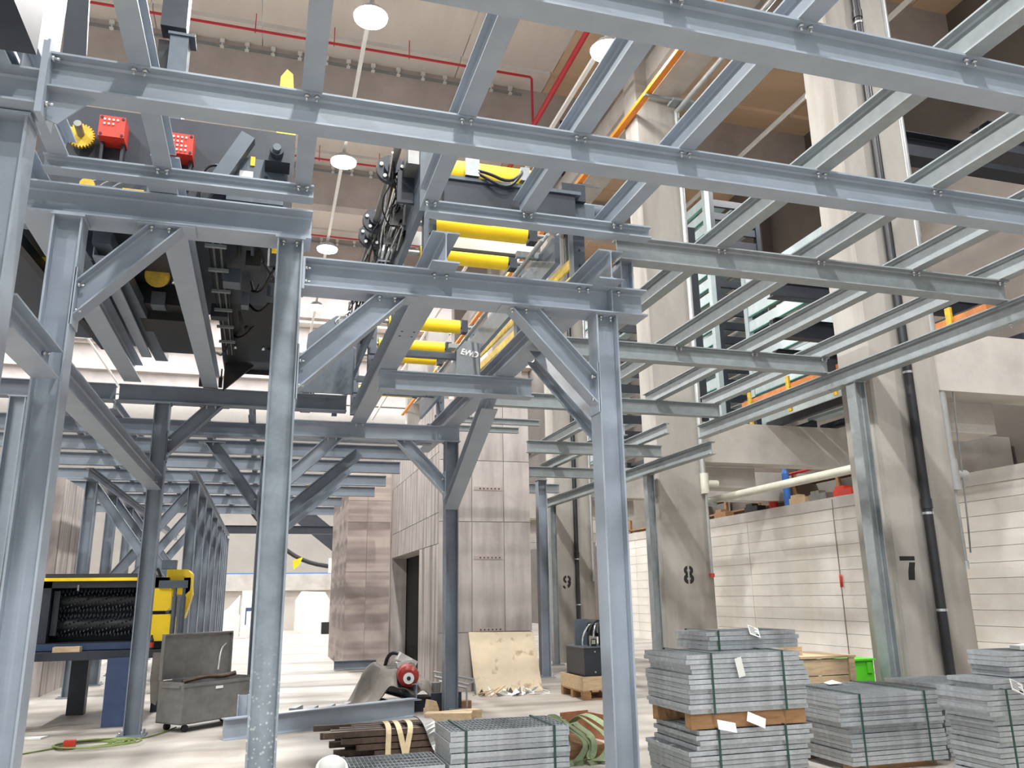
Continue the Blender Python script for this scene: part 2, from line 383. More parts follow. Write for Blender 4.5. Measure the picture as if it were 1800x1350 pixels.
# ================================================================== STEEL
HB, WB = .235, .2          # frame girders and posts
BZ = MB().cyl((0, 0, -.02), (0, 0, 0), .016, 6).cyl((0, 0, -.045), (0, 0, -.02), .009, 6).build('bolt', 'bolt', origin=(0, 0, 0)).data
BX = MB().cyl((0, 0, 0), (.018, 0, 0), .017, 6).cyl((.018, 0, 0), (.045, 0, 0), .009, 6).build('bolt', 'bolt', origin=(0, 0, 0)).data
BY = MB().cyl((0, 0, 0), (0, -.018, 0), .017, 6).cyl((0, -.018, 0), (0, -.04, 0), .009, 6).build('bolt', 'bolt', origin=(0, 0, 0)).data
for o in [o for o in bpy.data.objects if o.name.startswith('bolt')]: bpy.data.objects.remove(o)
def bolt(me, loc, parent):
    o = bpy.data.objects.new('bolt', me); COL.objects.link(o); o.location = loc; put(o, parent)
def girder(name, p0, p1, label, h=HB, w=WB, m='paint', cat='steel beam', group=None, tf=.013, tw=.009, up=(0, 0, 1)):
    return T(MB().ibeam(p0, p1, h, w, tf, tw, up).build(name, m), label, cat, group)
def post(x, y, z1, label, m='paint', w=.195, d=.2, base=True, cap=True, cat='steel column', group=None, splash=False):
    """H-section column, flanges facing +-X, web facing -Y"""
    o = T(MB().ibeam((x, y, .02), (x, y, z1-.015), w, d, .014, .009, up=(1, 0, 0)).build('steel_post', 'paint_splashed' if splash else m), label, cat, group)
    if cap: MB().bx(x-w/2-.015, x+w/2+.015, y-d/2-.01, y+d/2+.01, z1-.015, z1).build('cap_plate', m, o)
    if base:
        MB().bx(x-.17, x+.17, y-.17, y+.17, 0, .02).build('base_plate', m, o)
        for a in (-.13, .13): bolt(BZ, (x+a, y-.13, .065), o); bolt(BZ, (x+a, y+.13, .065), o)
    return o
def xknee(x0, z0, x1, z1, y, label, s, w=.17, h=.18, m='paint'):
    """knee brace in the X-Z plane from post flange (x0,z0) to the girder's underside (x1,z1), with end plates"""
    o = T(MB().ibeam((x0, y, z0), (x1, y, z1), h, w, .011, .008, (0, 0, 1), (0, x0+s*.008), (2, z1-.012)).build('knee_brace', m), label, 'brace', 'knee braces')
    MB().bx(x0-.008, x0+.008, y-.1, y+.1, z0-.2, z0+.22).build('end_plate', m, o)
    MB().bx(x1-.2, x1+.2, y-.1, y+.1, z1-.012, z1).build('end_plate', m, o)
    for dz in (-.09, .1): bolt(BX, (x0+(.008 if s > 0 else -.05), y-.06, z0+dz), o)
    for dx in (-.1, .02): bolt(BZ, (x1+dx, y-.06, z1-.012), o)
    return o
F1, F2 = 6.1, 12.1
XL, XM, XR = -1.48, .056, 2.65
GT, GB = 4.577, 4.34         # higher frame girders
HT, HBt = 4.177, 3.95        # lower frame girders

# --- first frame
post(XL, F1, GB, 'grey steel column under the splash-free end of the nearer high girder', 'paint', .195)
pm_ = post(XM, F1, GB, 'grey steel column with white paint splashes on its web', 'paint', .195, splash=True)
for dx in (-.05, .05): bolt(BZ, (XM+dx, F1-.06, GB-.018), pm_)
pr = post(XR, F1, HBt, 'grey steel column beside the grating stacks, carrying the overhanging girder end', 'paint', .195)
for dx in (-.04, .05): bolt(BZ, (XR+dx, F1-.06, HBt-.018), pr)
girder('steel_girder', (-1.85, F1+.03, (GT+GB)/2), (.21, F1+.03, (GT+GB)/2), 'grey steel girder under the dark machine, resting on the splashed column', w=.27)
g = girder('steel_girder', (XM+.12, F1, (HT+HBt)/2), (3.02, F1, (HT+HBt)/2), 'grey steel girder bolted to the splashed column, under the roller conveyor', w=.25)
MB().bx(XM+.1, XM+.12, F1-.1, F1+.1, 3.93, 4.19).build('end_plate', 'paint', g)
for z in (4.0, 4.11): bolt(BX, (XM+.12, F1-.065, z), g)
for x in (1.18, 1.28, 2.42, 2.5, 2.78): bolt(BZ, (x, F1-.07, HT-.013), g)
MB().bx(2.7, 2.712, F1-.098, F1, HBt+.013, HT-.013).build('stiffener', 'paint', g)
xknee(XL+.1, 3.72, -.83, GB, F1, 'grey knee brace from the column under the dark machine up to its girder', 1)
xknee(XM+.1, 3.27, .85, HBt, F1, 'grey knee brace rising from the splashed column to the conveyor girder', 1)
xknee(XR-.1, 3.29, 1.93, HBt, F1, 'grey knee brace rising from the column beside the grating stacks', -1)

# --- second frame
post(XL, F2, GB, 'grey steel column standing beside the open metal chest', 'paint_dark_shaded', .2)
post(XM, F2, GB, 'grey steel column hidden behind the splashed column', 'paint_dark_shaded', .195)
post(XR, F2, HBt, 'grey steel column in front of the concrete stair core', 'paint_dark_shaded', .195)
girder('steel_girder', (-2.06, F2, (GT+GB)/2), (1.05, F2, (GT+GB)/2), 'grey steel girder over the column by the open chest', m='paint_dark_shaded')
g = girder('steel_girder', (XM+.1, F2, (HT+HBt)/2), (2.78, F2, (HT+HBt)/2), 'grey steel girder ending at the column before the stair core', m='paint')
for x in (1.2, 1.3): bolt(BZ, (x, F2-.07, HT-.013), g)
xknee(XL+.1, 3.72, -.8, GB, F2, 'grey knee brace from the column beside the open metal chest', 1, m='paint_dark_shaded')
xknee(-.15, 3.1, -.9, 4.1, 13.7, 'blue-grey knee brace slanting down to behind the splashed column', -1, m='paint_dark_shaded')
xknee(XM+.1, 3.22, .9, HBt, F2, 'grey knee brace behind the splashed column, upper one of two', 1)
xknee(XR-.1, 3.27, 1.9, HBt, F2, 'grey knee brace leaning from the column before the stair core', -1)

# --- row behind: posts, braces and joists in front of the far machines
XA, XB = -3.23, -1.4
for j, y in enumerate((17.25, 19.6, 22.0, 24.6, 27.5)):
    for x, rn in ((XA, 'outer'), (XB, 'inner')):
        post(x, y, 3.9, 'grey steel column, %s in the %s row behind the debarking machine' % (ordn[j], rn), 'paint_dark_shaded', .2, group='columns behind the debarker')
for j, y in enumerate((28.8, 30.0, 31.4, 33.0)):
    post(XB, y, 3.9, 'grey steel column, %s in the inner row behind the debarking machine' % ordn[5+j], 'paint_dark_shaded', .2, group='columns behind the debarker')
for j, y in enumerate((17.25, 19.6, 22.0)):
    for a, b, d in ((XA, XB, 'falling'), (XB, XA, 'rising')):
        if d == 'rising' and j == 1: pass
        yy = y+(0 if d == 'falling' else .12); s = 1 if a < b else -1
        o = MB().ibeam((a+s*.12, yy, 3.7), (b-s*.12, yy, 1.6), .18, .1, .01, .008, (0, 0, 1), (0, a+s*.105), (0, b-s*.105)).build('cross_brace', 'paint_dark_shaded')
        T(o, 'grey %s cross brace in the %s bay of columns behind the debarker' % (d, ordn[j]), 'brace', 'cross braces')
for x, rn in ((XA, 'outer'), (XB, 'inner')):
    girder('steel_girder', (x, 16.8, 4.0), (x, 34, 4.0), 'grey lengthwise girder on the %s column row behind the debarker' % rn, .2, .16, 'paint_dark_shaded')
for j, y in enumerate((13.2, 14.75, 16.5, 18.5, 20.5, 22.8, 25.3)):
    girder('platform_joist', (-4.6, y, 4.215), (2.55 if y < 21 else 1.95, y, 4.215), 'grey crosswise joist, %s behind the second frame, ending at the stair core' % ordn[j], .23, .16, 'paint_dark_shaded', group='joists towards the stair core')
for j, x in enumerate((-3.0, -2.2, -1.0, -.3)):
    girder('platform_joist', (x, 12.6, 4.41), (x, 27, 4.41), 'slim lengthwise bar lying across the rear joists, %s from the outer row' % ordn[j], .15, .1, 'paint_dark_shaded', group='bars on the rear joists')
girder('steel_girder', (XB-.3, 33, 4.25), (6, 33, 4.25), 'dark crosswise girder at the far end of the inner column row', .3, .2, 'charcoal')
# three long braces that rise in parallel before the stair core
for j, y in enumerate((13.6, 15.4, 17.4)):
    girder('knee_brace', (.07, y, 2.8), (1.42, y, 4.0), 'grey slanting brace, %s of three in parallel by the stair core' % ordn[j], .18, .16, 'paint_dark_shaded', 'brace', 'parallel slanting braces')
    post(XM-.1, y+.1, 3.9, 'grey steel column behind the splashed column, %s of three in line' % ordn[j], 'paint_dark_shaded', .19, group='columns in line behind the splashed column')

# --- lengthwise struts and girders
o = girder('steel_strut', (XL, F1+.12, 3.215), (XL, F2-.12, 3.215), 'grey lengthwise strut between the two columns on the debarker side', .2, .17)
bolt(BX, (XL+.01, F2-.3, 3.2), o)
o = girder('steel_strut', (XL, 4.85, 3.215), (XL, F1-.12, 3.215), 'short grey lengthwise strut joining the corner column to the first frame', .2, .17)
bolt(BX, (XL+.01, F1-.3, 3.24), o)
girder('steel_girder', (-1.87, F1-.2, 4.71), (-1.87, F2-.2, 4.71), 'lengthwise girder under the outer side of the dark machine', .25, .22)
girder('steel_girder', (-.87, F1-.2, 4.71), (-.87, F2+.2, 4.71), 'lengthwise girder under the middle of the dark machine', .25, .2)
g = girder('conveyor_girder', (1.23, F1-.28, 4.31), (1.23, F2+.1, 4.31), 'lengthwise grey girder under the conveyor, showing its I-shaped cut end', .26, .22)
for y in (7.6, 7.75): 
    for x in (1.17, 1.29): put(MB().cyl((x, y, 4.177), (x, y, 4.181), .012, 8).build('bolt_hole', 'black'), g)
girder('conveyor_girder', (2.63, F1-.28, 4.31), (2.63, F2+2.3, 4.31), 'lengthwise grey girder above the column beside the grating stacks, with cut end', .26, .22)
girder('steel_girder', (1.15, 9.1, 4.063), (2.98, 9.1, 4.063), 'short grey crosswise beam hung under both conveyor girders', .227, .2)
girder('knee_brace', (2.62, 11.95, 2.98), (2.52, 9.35, 3.92), 'wide grey brace reaching forward from the column before the stair core', .16, .2, cat='brace')
girder('knee_brace', (2.66, F1+.12, 2.95), (2.64, 7.9, 4.1), 'grey brace behind the column beside the gratings, rising backwards', .14, .16, cat='brace')
o = girder('steel_stub', (2.86, F1, 4.18), (2.86, F1, 4.44), 'short upright steel stub between conveyor girder end and platform joist', .12, .18, up=(1, 0, 0), cat='steel stub')

# --- corner post and girder at the near corner
post(-1.5, 4.72, 4.3, 'pale steel corner column by the end-plate joint, cut by the picture edge', 'paint', .195)
g = girder('steel_girder', (-4.2, 4.62, 4.42), (-1.345, 4.62, 4.42), 'grey girder beyond the end-plate joint, on the corner column', .215, .2)
MB().bx(-1.345, -1.325, 4.5, 4.74, 4.25, 4.7).build('end_plate', 'paint', g)
girder('purlin', (-1.53, 4.78, 4.76), (-1.53, 5.9, 4.76), 'short lengthwise purlin behind the end-plate joint', .2, .13, group='purlins')
post(-3.27, F2, GB, 'pale steel column at the outer edge behind the strut', 'paint', .2)
girder('steel_girder', (-4.5, F2, 4.457), (-2.1, F2, 4.457), 'grey girder between the outer column and the girder over the chest', .235, .2, 'paint_dark_shaded')

# --- platform joists across (carried by the edge girder) and purlins on top of them
PT, PB, PH = 4.66, 4.44, .22
PX = [-.855, .12, 1.095, 1.885, 2.67, 3.79, 4.84, 5.925, 6.98]
PW = .12
joists = [  # y, x0, x1, label
    (3.25, -1.3, 8.2, 'grey crosswise joist cutting across the upper corner of the platform'),
    (4.615, -1.31, 8.2, 'longest grey crosswise joist, starting at the end-plate joint'),
    (5.8, -1.62, .2, 'short crosswise joist in front of the red terminal boxes'),
    (5.8, 1.06, 2.98, 'short crosswise joist in front of the yellow rollers'),
    (6.03, 2.78, 7.05, 'crosswise joist running from the upright stub to the edge girder'),
    (8.84, 2.78, 7.05, 'crosswise joist behind the stub, third to land on the edge girder'),
    (11.6, 2.78, 7.05, 'crosswise joist landing at the far end of the upper edge girder'),
]
for n, (y, x0, x1, lab) in enumerate(joists):
    small = y == 5.8; hh_ = .105 if small else PH
    g = girder('platform_joist', (x0, y, PT-hh_/2), (x1, y, PT-hh_/2), lab, hh_, .12 if small else .15, 'paint_top' if n < 4 else 'galv', group='platform joists')
    for x in PX:
        if x0 < x < x1 and y < 9:
            for dx in (-.03, .03): bolt(BZ, (x+dx, y-.05, PT-.013), g)
    if n == 1:
        MB().bx(-1.325, -1.31, 4.5, 4.74, 4.25, 4.71).build('end_plate', 'paint', g)
        MB().prism([(-1.31, 4.61, 4.44), (-1.31, 4.61, 4.27), (-1.25, 4.61, 4.25), (-1.08, 4.61, 4.44)], (0, .012, 0)).build('gusset', 'paint', g)
        for z in (4.33, 4.62): bolt(BX, (-1.31, 4.55, z), g)
for n, (y, x0, x1) in enumerate(((13.75, 4.4, 7.05), (16.65, 4.9, 7.0), (19.3, 5.1, 7.0))):
    girder('platform_joist', (x0, y, 4.24), (x1, y, 4.24), 'low crosswise joist on the lower edge girder, %s from the grating stacks' % ordn[n], .215, .15, 'galv', group='low platform joists')
pn = ['over the red terminal boxes', 'by the picture lamp row, over the yellow guard', 'over the shaft side of the roller conveyor', 'over the middle of the roller conveyor', 'over the upright stub, with hanging lamp beside', 'past the stub, first over the pillar bay', 'past the stub, second over the pillar bay', 'past the stub, third over the pillar bay', 'along the edge girder']
ends = [(2.2, 5.9), (2.2, 5.9), (2.2, 5.95), (2.2, 5.95), (2.75, 6.1), (2.75, 9.1), (2.2, 11.9), (2.2, 12), (2.2, 12)]
for x, lab, (a, b) in zip(PX, pn, ends):
    girder('purlin', (x, a, PT+.1), (x, b, PT+.1), 'lengthwise grey purlin '+lab, .2, PW, 'galv' if x > 3 else 'paint_top', group='purlins')
for n, (x, a, b) in enumerate(((5.0, 12.6, 17.5), (5.93, 12.9, 17.5), (6.6, 12.6, 14.6))):
    girder('purlin', (x, a, 4.445), (x, b, 4.445), 'short purlin stub beyond the upper edge girder, %s from the stair core' % ordn[n], .19, .11, 'galv', group='short purlins')
for n, (y, x1) in enumerate(((12.9, 4.35), (13.6, 4.2))):
    girder('platform_joist', (2.55, y, 4.49), (x1, y, 4.49), 'short thin crosswise bar above the stair core, %s' % ('in front' if n == 0 else 'behind'), .1, .1, 'galv')
# edge girders along the pillars and their posts
g = girder('edge_girder', (7.06, 2.0, 4.325), (7.06, 12.3, 4.325), 'long lengthwise edge girder under the joist ends beside the pillars', .225, .15, 'galv')
for y in (6.0, 8.8, 11.57): bolt(BZ, (7.02, y, PB-.225), g)
girder('edge_girder', (7.06, 11.95, 4.0), (7.06, 21, 4.0), 'lower edge girder continuing the long one towards the far pillars', .215, .15, 'galv')
post(7.05, 8.35, 4.21, 'slim galvanised column in front of the pillar stencilled seven', 'galv', .16, .16)
post(7.05, 14.35, 3.89, 'slim galvanised column in front of the pillar stencilled eight', 'galv', .16, .16)
post(7.05, 20.0, 3.89, 'slim galvanised column in front of the pillar stencilled nine', 'galv', .16, .16)
post(5.78, 17.1, 4.13, 'grey steel column standing between stair core and pillar 9', 'paint', .2)

# ================================================================== MACHINES
def gear(m, c, r, n, th, hole=.02):
    pts = []
    for i in range(n):
        for f, rr in ((0, r), (.45, r), (.5, r*.88), (.95, r*.88)):
            t = 2*math.pi*(i+f)/n; pts.append((c[0]+rr*math.cos(t), c[1], c[2]+rr*math.sin(t)))
    return m.prism(pts, (0, th, 0))
# ---------------- dark machine on the frame girders
dm = T(empty('sawing_machine', (-1, 7.3, 4.84)), 'large dark machine with red terminal boxes standing on the frame girders', 'machine')
def part(name, m, mt, par=dm): return m.build(name, mt, par)
fp = part('front_plate', MB().bx(-2.1, .06, 7.3, 7.36, 5.0, 5.98), 'charcoal')
part('body', MB().bx(-2.0, -.15, 7.36, 10.6, 5.2, 5.9), 'charcoal')
part('body', MB().bx(-1.6, -.95, 9.6, 11.6, 4.95, 5.25).bx(-1.55, -1.05, 9.9, 11.2, 4.86, 4.95), 'black')
part('hull', MB().prism([(-.72, 9.4, 5.3), (-.72, 11.8, 4.95), (-.72, 12.3, 4.95), (-.72, 12.3, 5.9), (-.72, 9.4, 5.9)], (.78, 0, 0)), 'black')
part('slotted_plate', MB().bx(-.62, .02, 12.3, 12.33, 4.9, 5.5), 'charcoal')
for i in range(4): part('slot', MB().bx(-.35, -.1+.03*i, 12.285, 12.3, 5.0+.07*i, 5.015+.07*i), 'white')
part('gusset', MB().prism([(-.7, 12.0, 4.55), (-.7, 12.0, 4.95), (-.3, 12.0, 4.95)], (0, .05, 0)), 'black')
part('belly_box', MB().bx(-2.0, -1.62, 8.5, 11.5, 4.98, 5.4), 'charcoal')
part('skid', MB().bar((-1.62, 7.8, 4.95), (-1.5, 11.7, 4.92), .16, .14), 'machine_grey')
part('angle_rail', MB().bx(-1.7, -1.58, 7.9, 11.3, 4.78, 4.8).bx(-1.7, -1.69, 7.9, 11.3, 4.8, 4.95), 'paint')
g_ = part('sprocket', gear(MB(), (-1.76, 7.2, 5.63), .115, 26, .03), 'yellow_worn')
part('stub_shaft', MB().cyl((-1.76, 7.3, 5.63), (-1.76, 7.05, 5.66), .032, 14), 'dull_steel')
for n, (x, z) in enumerate(((-1.5, 5.7), (-.93, 5.62))):
    b = part('terminal_box', MB().bx(x-.105, x+.105, 7.1, 7.3, z-.1, z+.1), 'red'); b['label'] = 'red terminal box with rows of white plugs'
    pr_ = random.Random(n)
    for r in range(2 if n == 0 else 4):
        for k in range(4 if r != 1 else 3):
            part('plug', MB().cyl((x-.06+.035*k, 7.1, z+.06-.042*r), (x-.06+.035*k, 7.085, z+.06-.042*r), .009, 8), 'white', b)
    for sx in (-.085, .085):
        for sz in (-.08, .08): part('corner_screw', MB().cyl((x+sx, 7.1, z+sz), (x+sx, 7.094, z+sz), .013, 8), 'black', b)
    part('box_leg', MB().bx(x-.095, x-.07, 7.2, 7.28, z-.32, z-.1), 'charcoal'); part('box_leg', MB().bx(x+.07, x+.095, 7.2, 7.28, z-.32, z-.1), 'charcoal')
part('diagonal_arm', MB().bar((-.36, 7.12, 5.78), (-.62, 7.12, 5.25), .13, .12, (0, 1, 0)), 'machine_grey')
mp_ = part('mount_plate', MB().bx(-.52, -.02, 7.2, 7.29, 5.18, 5.62), 'machine_grey')
part('name_plate', MB().bx(-.42, -.3, 7.19, 7.2, 5.38, 5.48), 'white', mp_)
part('hand_hole', MB().bx(-.2, -.17, 7.19, 7.2, 5.3, 5.45), 'black', mp_)
mo = part('drive_motor', MB().bx(-.2, .02, 6.98, 7.2, 5.5, 5.66).cyl((-.1, 6.98, 5.58), (-.1, 6.9, 5.58), .06, 16), 'charcoal')
part('motor_boss', MB().cyl((-.1, 6.9, 5.58), (-.1, 6.86, 5.58), .035, 14), 'machine_grey', mo)
part('warning_sticker', MB().bx(-.33, -.29, 7.185, 7.2, 5.54, 5.63), 'yellow', mp_)
yg = part('yellow_guard', MB().prism([(-.1, 7.75, 4.95), (.06, 7.75, 4.95), (.06, 7.75, 6.3), (.0, 7.75, 6.95), (-.06, 7.75, 7.0), (-.12, 7.75, 6.9), (-.13, 7.75, 6.3)], (0, .05, 0)), 'yellow')
for k in range(3): part('cable', MB().tube([(-1.75+.1*k, 7.2, 5.08), (-1.55+.1*k, 7.1, 5.2), (-1.3+.1*k, 7.2, 5.35)], .007, 6, 1), 'grey_pipe')
part('hose', MB().tube([(-.75, 7.2, 5.1), (-.75, 7.15, 5.35), (-.68, 7.15, 5.48), (-.55, 7.2, 5.5)], .014, 8, 2), 'rubber')
part('gearbox', MB().bx(-1.15, -.9, 7.0, 7.3, 5.0, 5.12).bx(-1.55, -1.4, 7.05, 7.3, 5.0, 5.1), 'machine_grey')
part('pulley', MB().cyl((-1.62, 7.02, 5.08), (-1.62, 7.1, 5.08), .06, 16), 'yellow_worn')
part('bracket_plate', MB().bx(-1.35, -1.18, 7.05, 7.12, 4.98, 5.1), 'yellow_worn')
part('disc', MB().cyl((-1.32, 9.35, 5.2), (-1.32, 9.25, 5.16), .13, 20), 'yellow_worn')
part('yellow_plate', MB().bx(-1.18, -1.0, 9.75, 9.8, 4.96, 5.08), 'yellow_worn')
for k in range(5): part('conduit', MB().tube([(-.7+.035*k, 7.6, 5.1), (-.7+.035*k, 9, 5.02), (-.68+.03*k, 11.6, 4.98)], .011, 6), 'dull_steel' if k % 2 else 'rubber')
for k in range(6): part('conduit_clamp', MB().bx(-.73, -.53, 7.9+.6*k, 7.94+.6*k, 5.0-.012*k, 5.03-.012*k), 'galv')
rr = random.Random(3)
for k in range(10):
    a = V((rr.uniform(-.6, 0), rr.uniform(8, 11.6), rr.uniform(4.98, 5.2))); b = a+V((rr.uniform(-.4, .4), rr.uniform(-.5, .7), rr.uniform(-.12, .1)))
    part('hose', MB().tube([a, (a+b)/2+V((0, 0, -.15)), b], .016, 8, 2), 'rubber')
for k in range(6):
    c = V((rr.uniform(-1.5, -.1), rr.uniform(8.0, 11.4), 5.0)); part('valve_block', MB().box(c, (rr.uniform(.06, .2), rr.uniform(.1, .3), .16)), rr.choice(['charcoal', 'machine_grey', 'black']))
for k in range(5):
    c = V((rr.uniform(-1.5, -.1), rr.uniform(8.0, 11.2), 4.93)); part('fitting', MB().cyl(c, c+V((0, 0, .06)), .02, 8), 'chrome')
part('arm_plate', MB().bar((-.3, 8.0, 5.15), (-.1, 9.2, 5.5), .02, .3), 'machine_grey')
part('ring_gear', MB().cyl((-.12, 8.3, 5.35), (-.02, 8.3, 5.35), .33, 28), 'charcoal')
part('adjuster', MB().bx(-1.02, -.97, 11.9, 11.96, 4.58, 4.7).bx(-.76, -.71, 11.9, 11.96, 4.58, 4.72).cyl((-.73, 11.93, 4.72), (-.73, 11.93, 4.85), .012, 6), 'black')
part('chassis_wing', MB().bx(-3.2, -2.12, 8.4, 12.0, 5.2, 5.85), 'charcoal')
part('wing_disc', MB().cyl((-2.45, 9.2, 5.25), (-2.45, 9.1, 5.2), .14, 18), 'yellow_worn')
part('wing_rail', MB().bar((-2.5, 8.2, 5.1), (-2.25, 11.8, 5.05), .08, .12), 'black')
# mast above it
ma = part('mast', MB().bx(-1.24, -1.06, 7.95, 8.15, 5.9, 7.35).bx(-1.26, -1.0, 7.93, 8.17, 7.33, 7.36), 'machine_grey')
part('mast_backing', MB().bx(-1.38, -1.2, 8.16, 8.3, 5.9, 7.4).bx(-1.42, -1.36, 8.16, 8.3, 6.5, 6.7), 'black')
part('mast_top', MB().bx(-1.35, -1.1, 7.98, 8.2, 7.45, 8.1), 'charcoal')
# pale hood and dark conveyor side above the corner joint
ph = T(MB().bx(-2.1, -1.57, 5.5, 5.62, 5.0, 6.6).build('pale_hood', 'pale_grey'), 'pale sheet-metal hood standing behind the end-plate joint', 'hood')
MB().bx(-1.835, -1.83, 5.496, 5.5, 5.0, 6.6).build('seam', 'dull_steel', ph)
T(MB().prism([(-3.0, 2.6, 4.66), (-1.4, 2.6, 4.66), (-1.4, 2.6, 5.5), (-3.0, 2.6, 5.5)], (0, 2.0, 0)).build('conveyor_flank', 'charcoal'), 'dark conveyor flank above the corner column, cut by the picture edge', 'conveyor')
T(MB().prism([(-1.62, 5.9, 5.2), (-1.46, 5.9, 5.32), (-1.52, 5.9, 6.25), (-1.66, 5.9, 6.3)], (0, .04, 0)).build('side_panel_sheet', 'charcoal'), 'dark tapering sheet with a light edge beside the pale hood', 'panel')
T(MB().ibeam((-1.62, 4.2, 4.66+.06), (-1.62, 5.0, 4.66+.06), .1, .1).build('steel_offcut', 'paint'), 'short pale I-section lying on the girder by the corner column', 'steel offcut')

# ---------------- roller conveyor on the two girders
rc = T(empty('roller_conveyor', (1.9, 6.4, 4.44)), 'grey roller conveyor with yellow rollers on the two lengthwise girders', 'conveyor')
def rp(name, m, mt, par=rc): return m.build(name, mt, par)
holes = MB().cyl((0, 0, 0), (0, -.003, 0), .012, 8).build('post_hole', 'black', origin=(0, 0, 0)); hd = holes.data; bpy.data.objects.remove(holes)
for y in (6.5, 8.3, 10.5, 12.7):
    for x in (1.22, 2.6):
        p = rp('perforated_post', MB().bx(x-.055, x+.055, y-.055, y+.055, 4.44, 5.55 if x < 2 else 5.3), 'machine_grey')
        for k in range(6):
            o = bpy.data.objects.new('post_hole', hd); COL.objects.link(o); o.location = (x, y-.055, 4.55+.15*k); put(o, p)
rp('side_frame', MB().bx(1.1, 1.15, 6.3, 13.6, 4.85, 5.5), 'machine_grey'); rp('side_frame', MB().bx(2.42, 2.47, 6.6, 13.6, 4.62, 4.9), 'machine_grey')
rp('slot_cover', MB().bx(1.155, 1.17, 6.7, 8.2, 4.9, 4.96).bx(1.155, 1.17, 8.5, 10.4, 4.9, 4.96), 'black')
for y in (6.88, 7.55, 9.72, 10.68, 11.24, 13.3):
    r = rp('roller', MB().cyl((1.32, y, 5.0), (2.23, y, 5.0), .085, 24), 'yellow')
    rp('axle', MB().cyl((1.15, y, 5.0), (2.42, y, 5.0), .025, 10), 'dull_steel', r)
    rp('bearing', MB().bx(2.25, 2.33, y-.06, y+.06, 4.92, 5.08), 'charcoal', r)
for y in (10.25, 11.7, 12.4): rp('cross_bar', MB().bx(1.15, 2.42, y-.05, y+.05, 4.72, 4.8), 'machine_grey')
rp('cross_sheet', MB().bx(1.15, 2.42, 7.2, 7.22, 4.93, 5.07), 'pale_grey'); rp('sheet_edge', MB().bx(1.4, 2.36, 7.18, 7.2, 4.905, 4.935), 'black')
rp('drum', MB().cyl((1.22, 6.15, 5.12), (2.15, 6.15, 5.12), .13, 24), 'yellow'); rp('lower_drum', MB().cyl((1.25, 6.35, 4.86), (1.75, 6.35, 4.86), .06, 20), 'yellow')
rp('head_beam', MB().bx(1.25, 2.4, 6.0, 6.12, 4.78, 5.0), 'charcoal'); rp('head_flange', MB().bx(1.25, 2.45, 5.98, 6.14, 5.0, 5.03), 'machine_grey')
mt_ = rp('gear_motor', MB().cyl((2.5, 6.3, 5.0), (2.85, 6.3, 5.0), .09, 18), 'machine_grey'); rp('motor_plate', MB().bx(2.28, 2.62, 6.1, 6.14, 4.75, 4.98), 'machine_grey', mt_); rp('motor_bracket', MB().bx(2.3, 2.52, 6.05, 6.1, 4.98, 5.14), 'charcoal', mt_)
for dz in (0, .06): rp('hydraulic_hose', MB().tube([(1.45, 6.0, 5.12+dz*.3), (1.6, 5.95, 5.08-dz), (1.78, 5.93, 5.0-dz), (1.9, 5.95, 5.1), (1.92, 5.98, 5.16)], .014, 8, 2), 'rubber')
rp('hose_block', MB().bx(1.42, 1.54, 5.96, 6.02, 5.04, 5.2), 'chrome'); rp('hose_block', MB().bx(1.9, 1.98, 5.96, 6.02, 5.06, 5.18), 'chrome')
for x, z in ((2.3, 4.84), (2.36, 4.9), (2.52, 4.98)): rp('guide_tube', MB().cyl((x, 6.6, z), (x, 13.4, z), .016, 8), 'grey_pipe')
for y in (7.1, 8.0, 10.2, 11.7): rp('tube_clamp', MB().bx(2.2, 2.46, y-.03, y+.03, 4.86, 4.92), 'galv')
for x in (2.72, 2.9): rp('guard_rail', MB().bar((x, 7.0, 4.8), (x, 12.5, 4.98), .02, .1), 'yellow_worn')
pn_ = rp('logo_panel', MB().prism([(2.1, 9.35, 4.22), (2.41, 9.35, 4.22), (2.41, 9.35, 4.68), (2.22, 9.35, 4.7), (2.12, 9.35, 4.58)], (0, .03, 0)), 'mid_grey')
cu = bpy.data.curves.new('logo_lettering', 'FONT'); cu.body = 'EWD'; cu.size = .105; cu.extrude = .002; cu.offset = .004; cu.shear = .2; cu.space_character = .85; cu.materials.append(MATS['white'])
tmp = bpy.data.objects.new('tmp', cu); COL.objects.link(tmp); bpy.context.view_layer.update(); me_ = bpy.data.meshes.new_from_object(tmp.evaluated_get(bpy.context.evaluated_depsgraph_get())); bpy.data.objects.remove(tmp)
lo = bpy.data.objects.new('logo_lettering', me_); COL.objects.link(lo); lo.rotation_euler = (math.pi/2, math.radians(10), 0); lo.location = (2.155, 9.344, 4.53); put(lo, pn_)
lo['label'] = 'white slanted letters EWD'
# drive shaft with coupling discs, hoses and cables along the conveyor's flank
rp('drive_shaft', MB().cyl((.9, 6.2, 5.4), (.9, 9.6, 5.36), .035, 14), 'dull_steel')
for y in (6.65, 7.72, 8.1):
    d = rp('coupling_disc', MB().cyl((.9, y, 5.39), (.9, y+.05, 5.39), .135, 24).cyl((.9, y-.05, 5.39), (.9, y, 5.39), .07, 16), 'charcoal')
    for k in range(5):
        t = 2*math.pi*k/5+.3; c = V((.9+.098*math.cos(t), y, 5.39+.098*math.sin(t))); rp('disc_bolt', MB().cyl(c, c-V((0, .022, 0)), .017, 8), 'white', d)
    rp('disc_arm', MB().bx(.9, 1.1, y+.01, y+.05, 5.26, 5.5), 'machine_grey', d)
rr = random.Random(11)
for k in range(15): rp('cable', MB().tube([(.86+.019*k, 6.3+.1*k, 5.35-.03*k)]+[(.9+.015*k+rr.uniform(-.05, .05), 6.9+.55*j, 5.25-.02*k+rr.uniform(-.06, .06)) for j in range(8)], .011, 6, 1), 'rubber' if k % 4 else 'chrome')
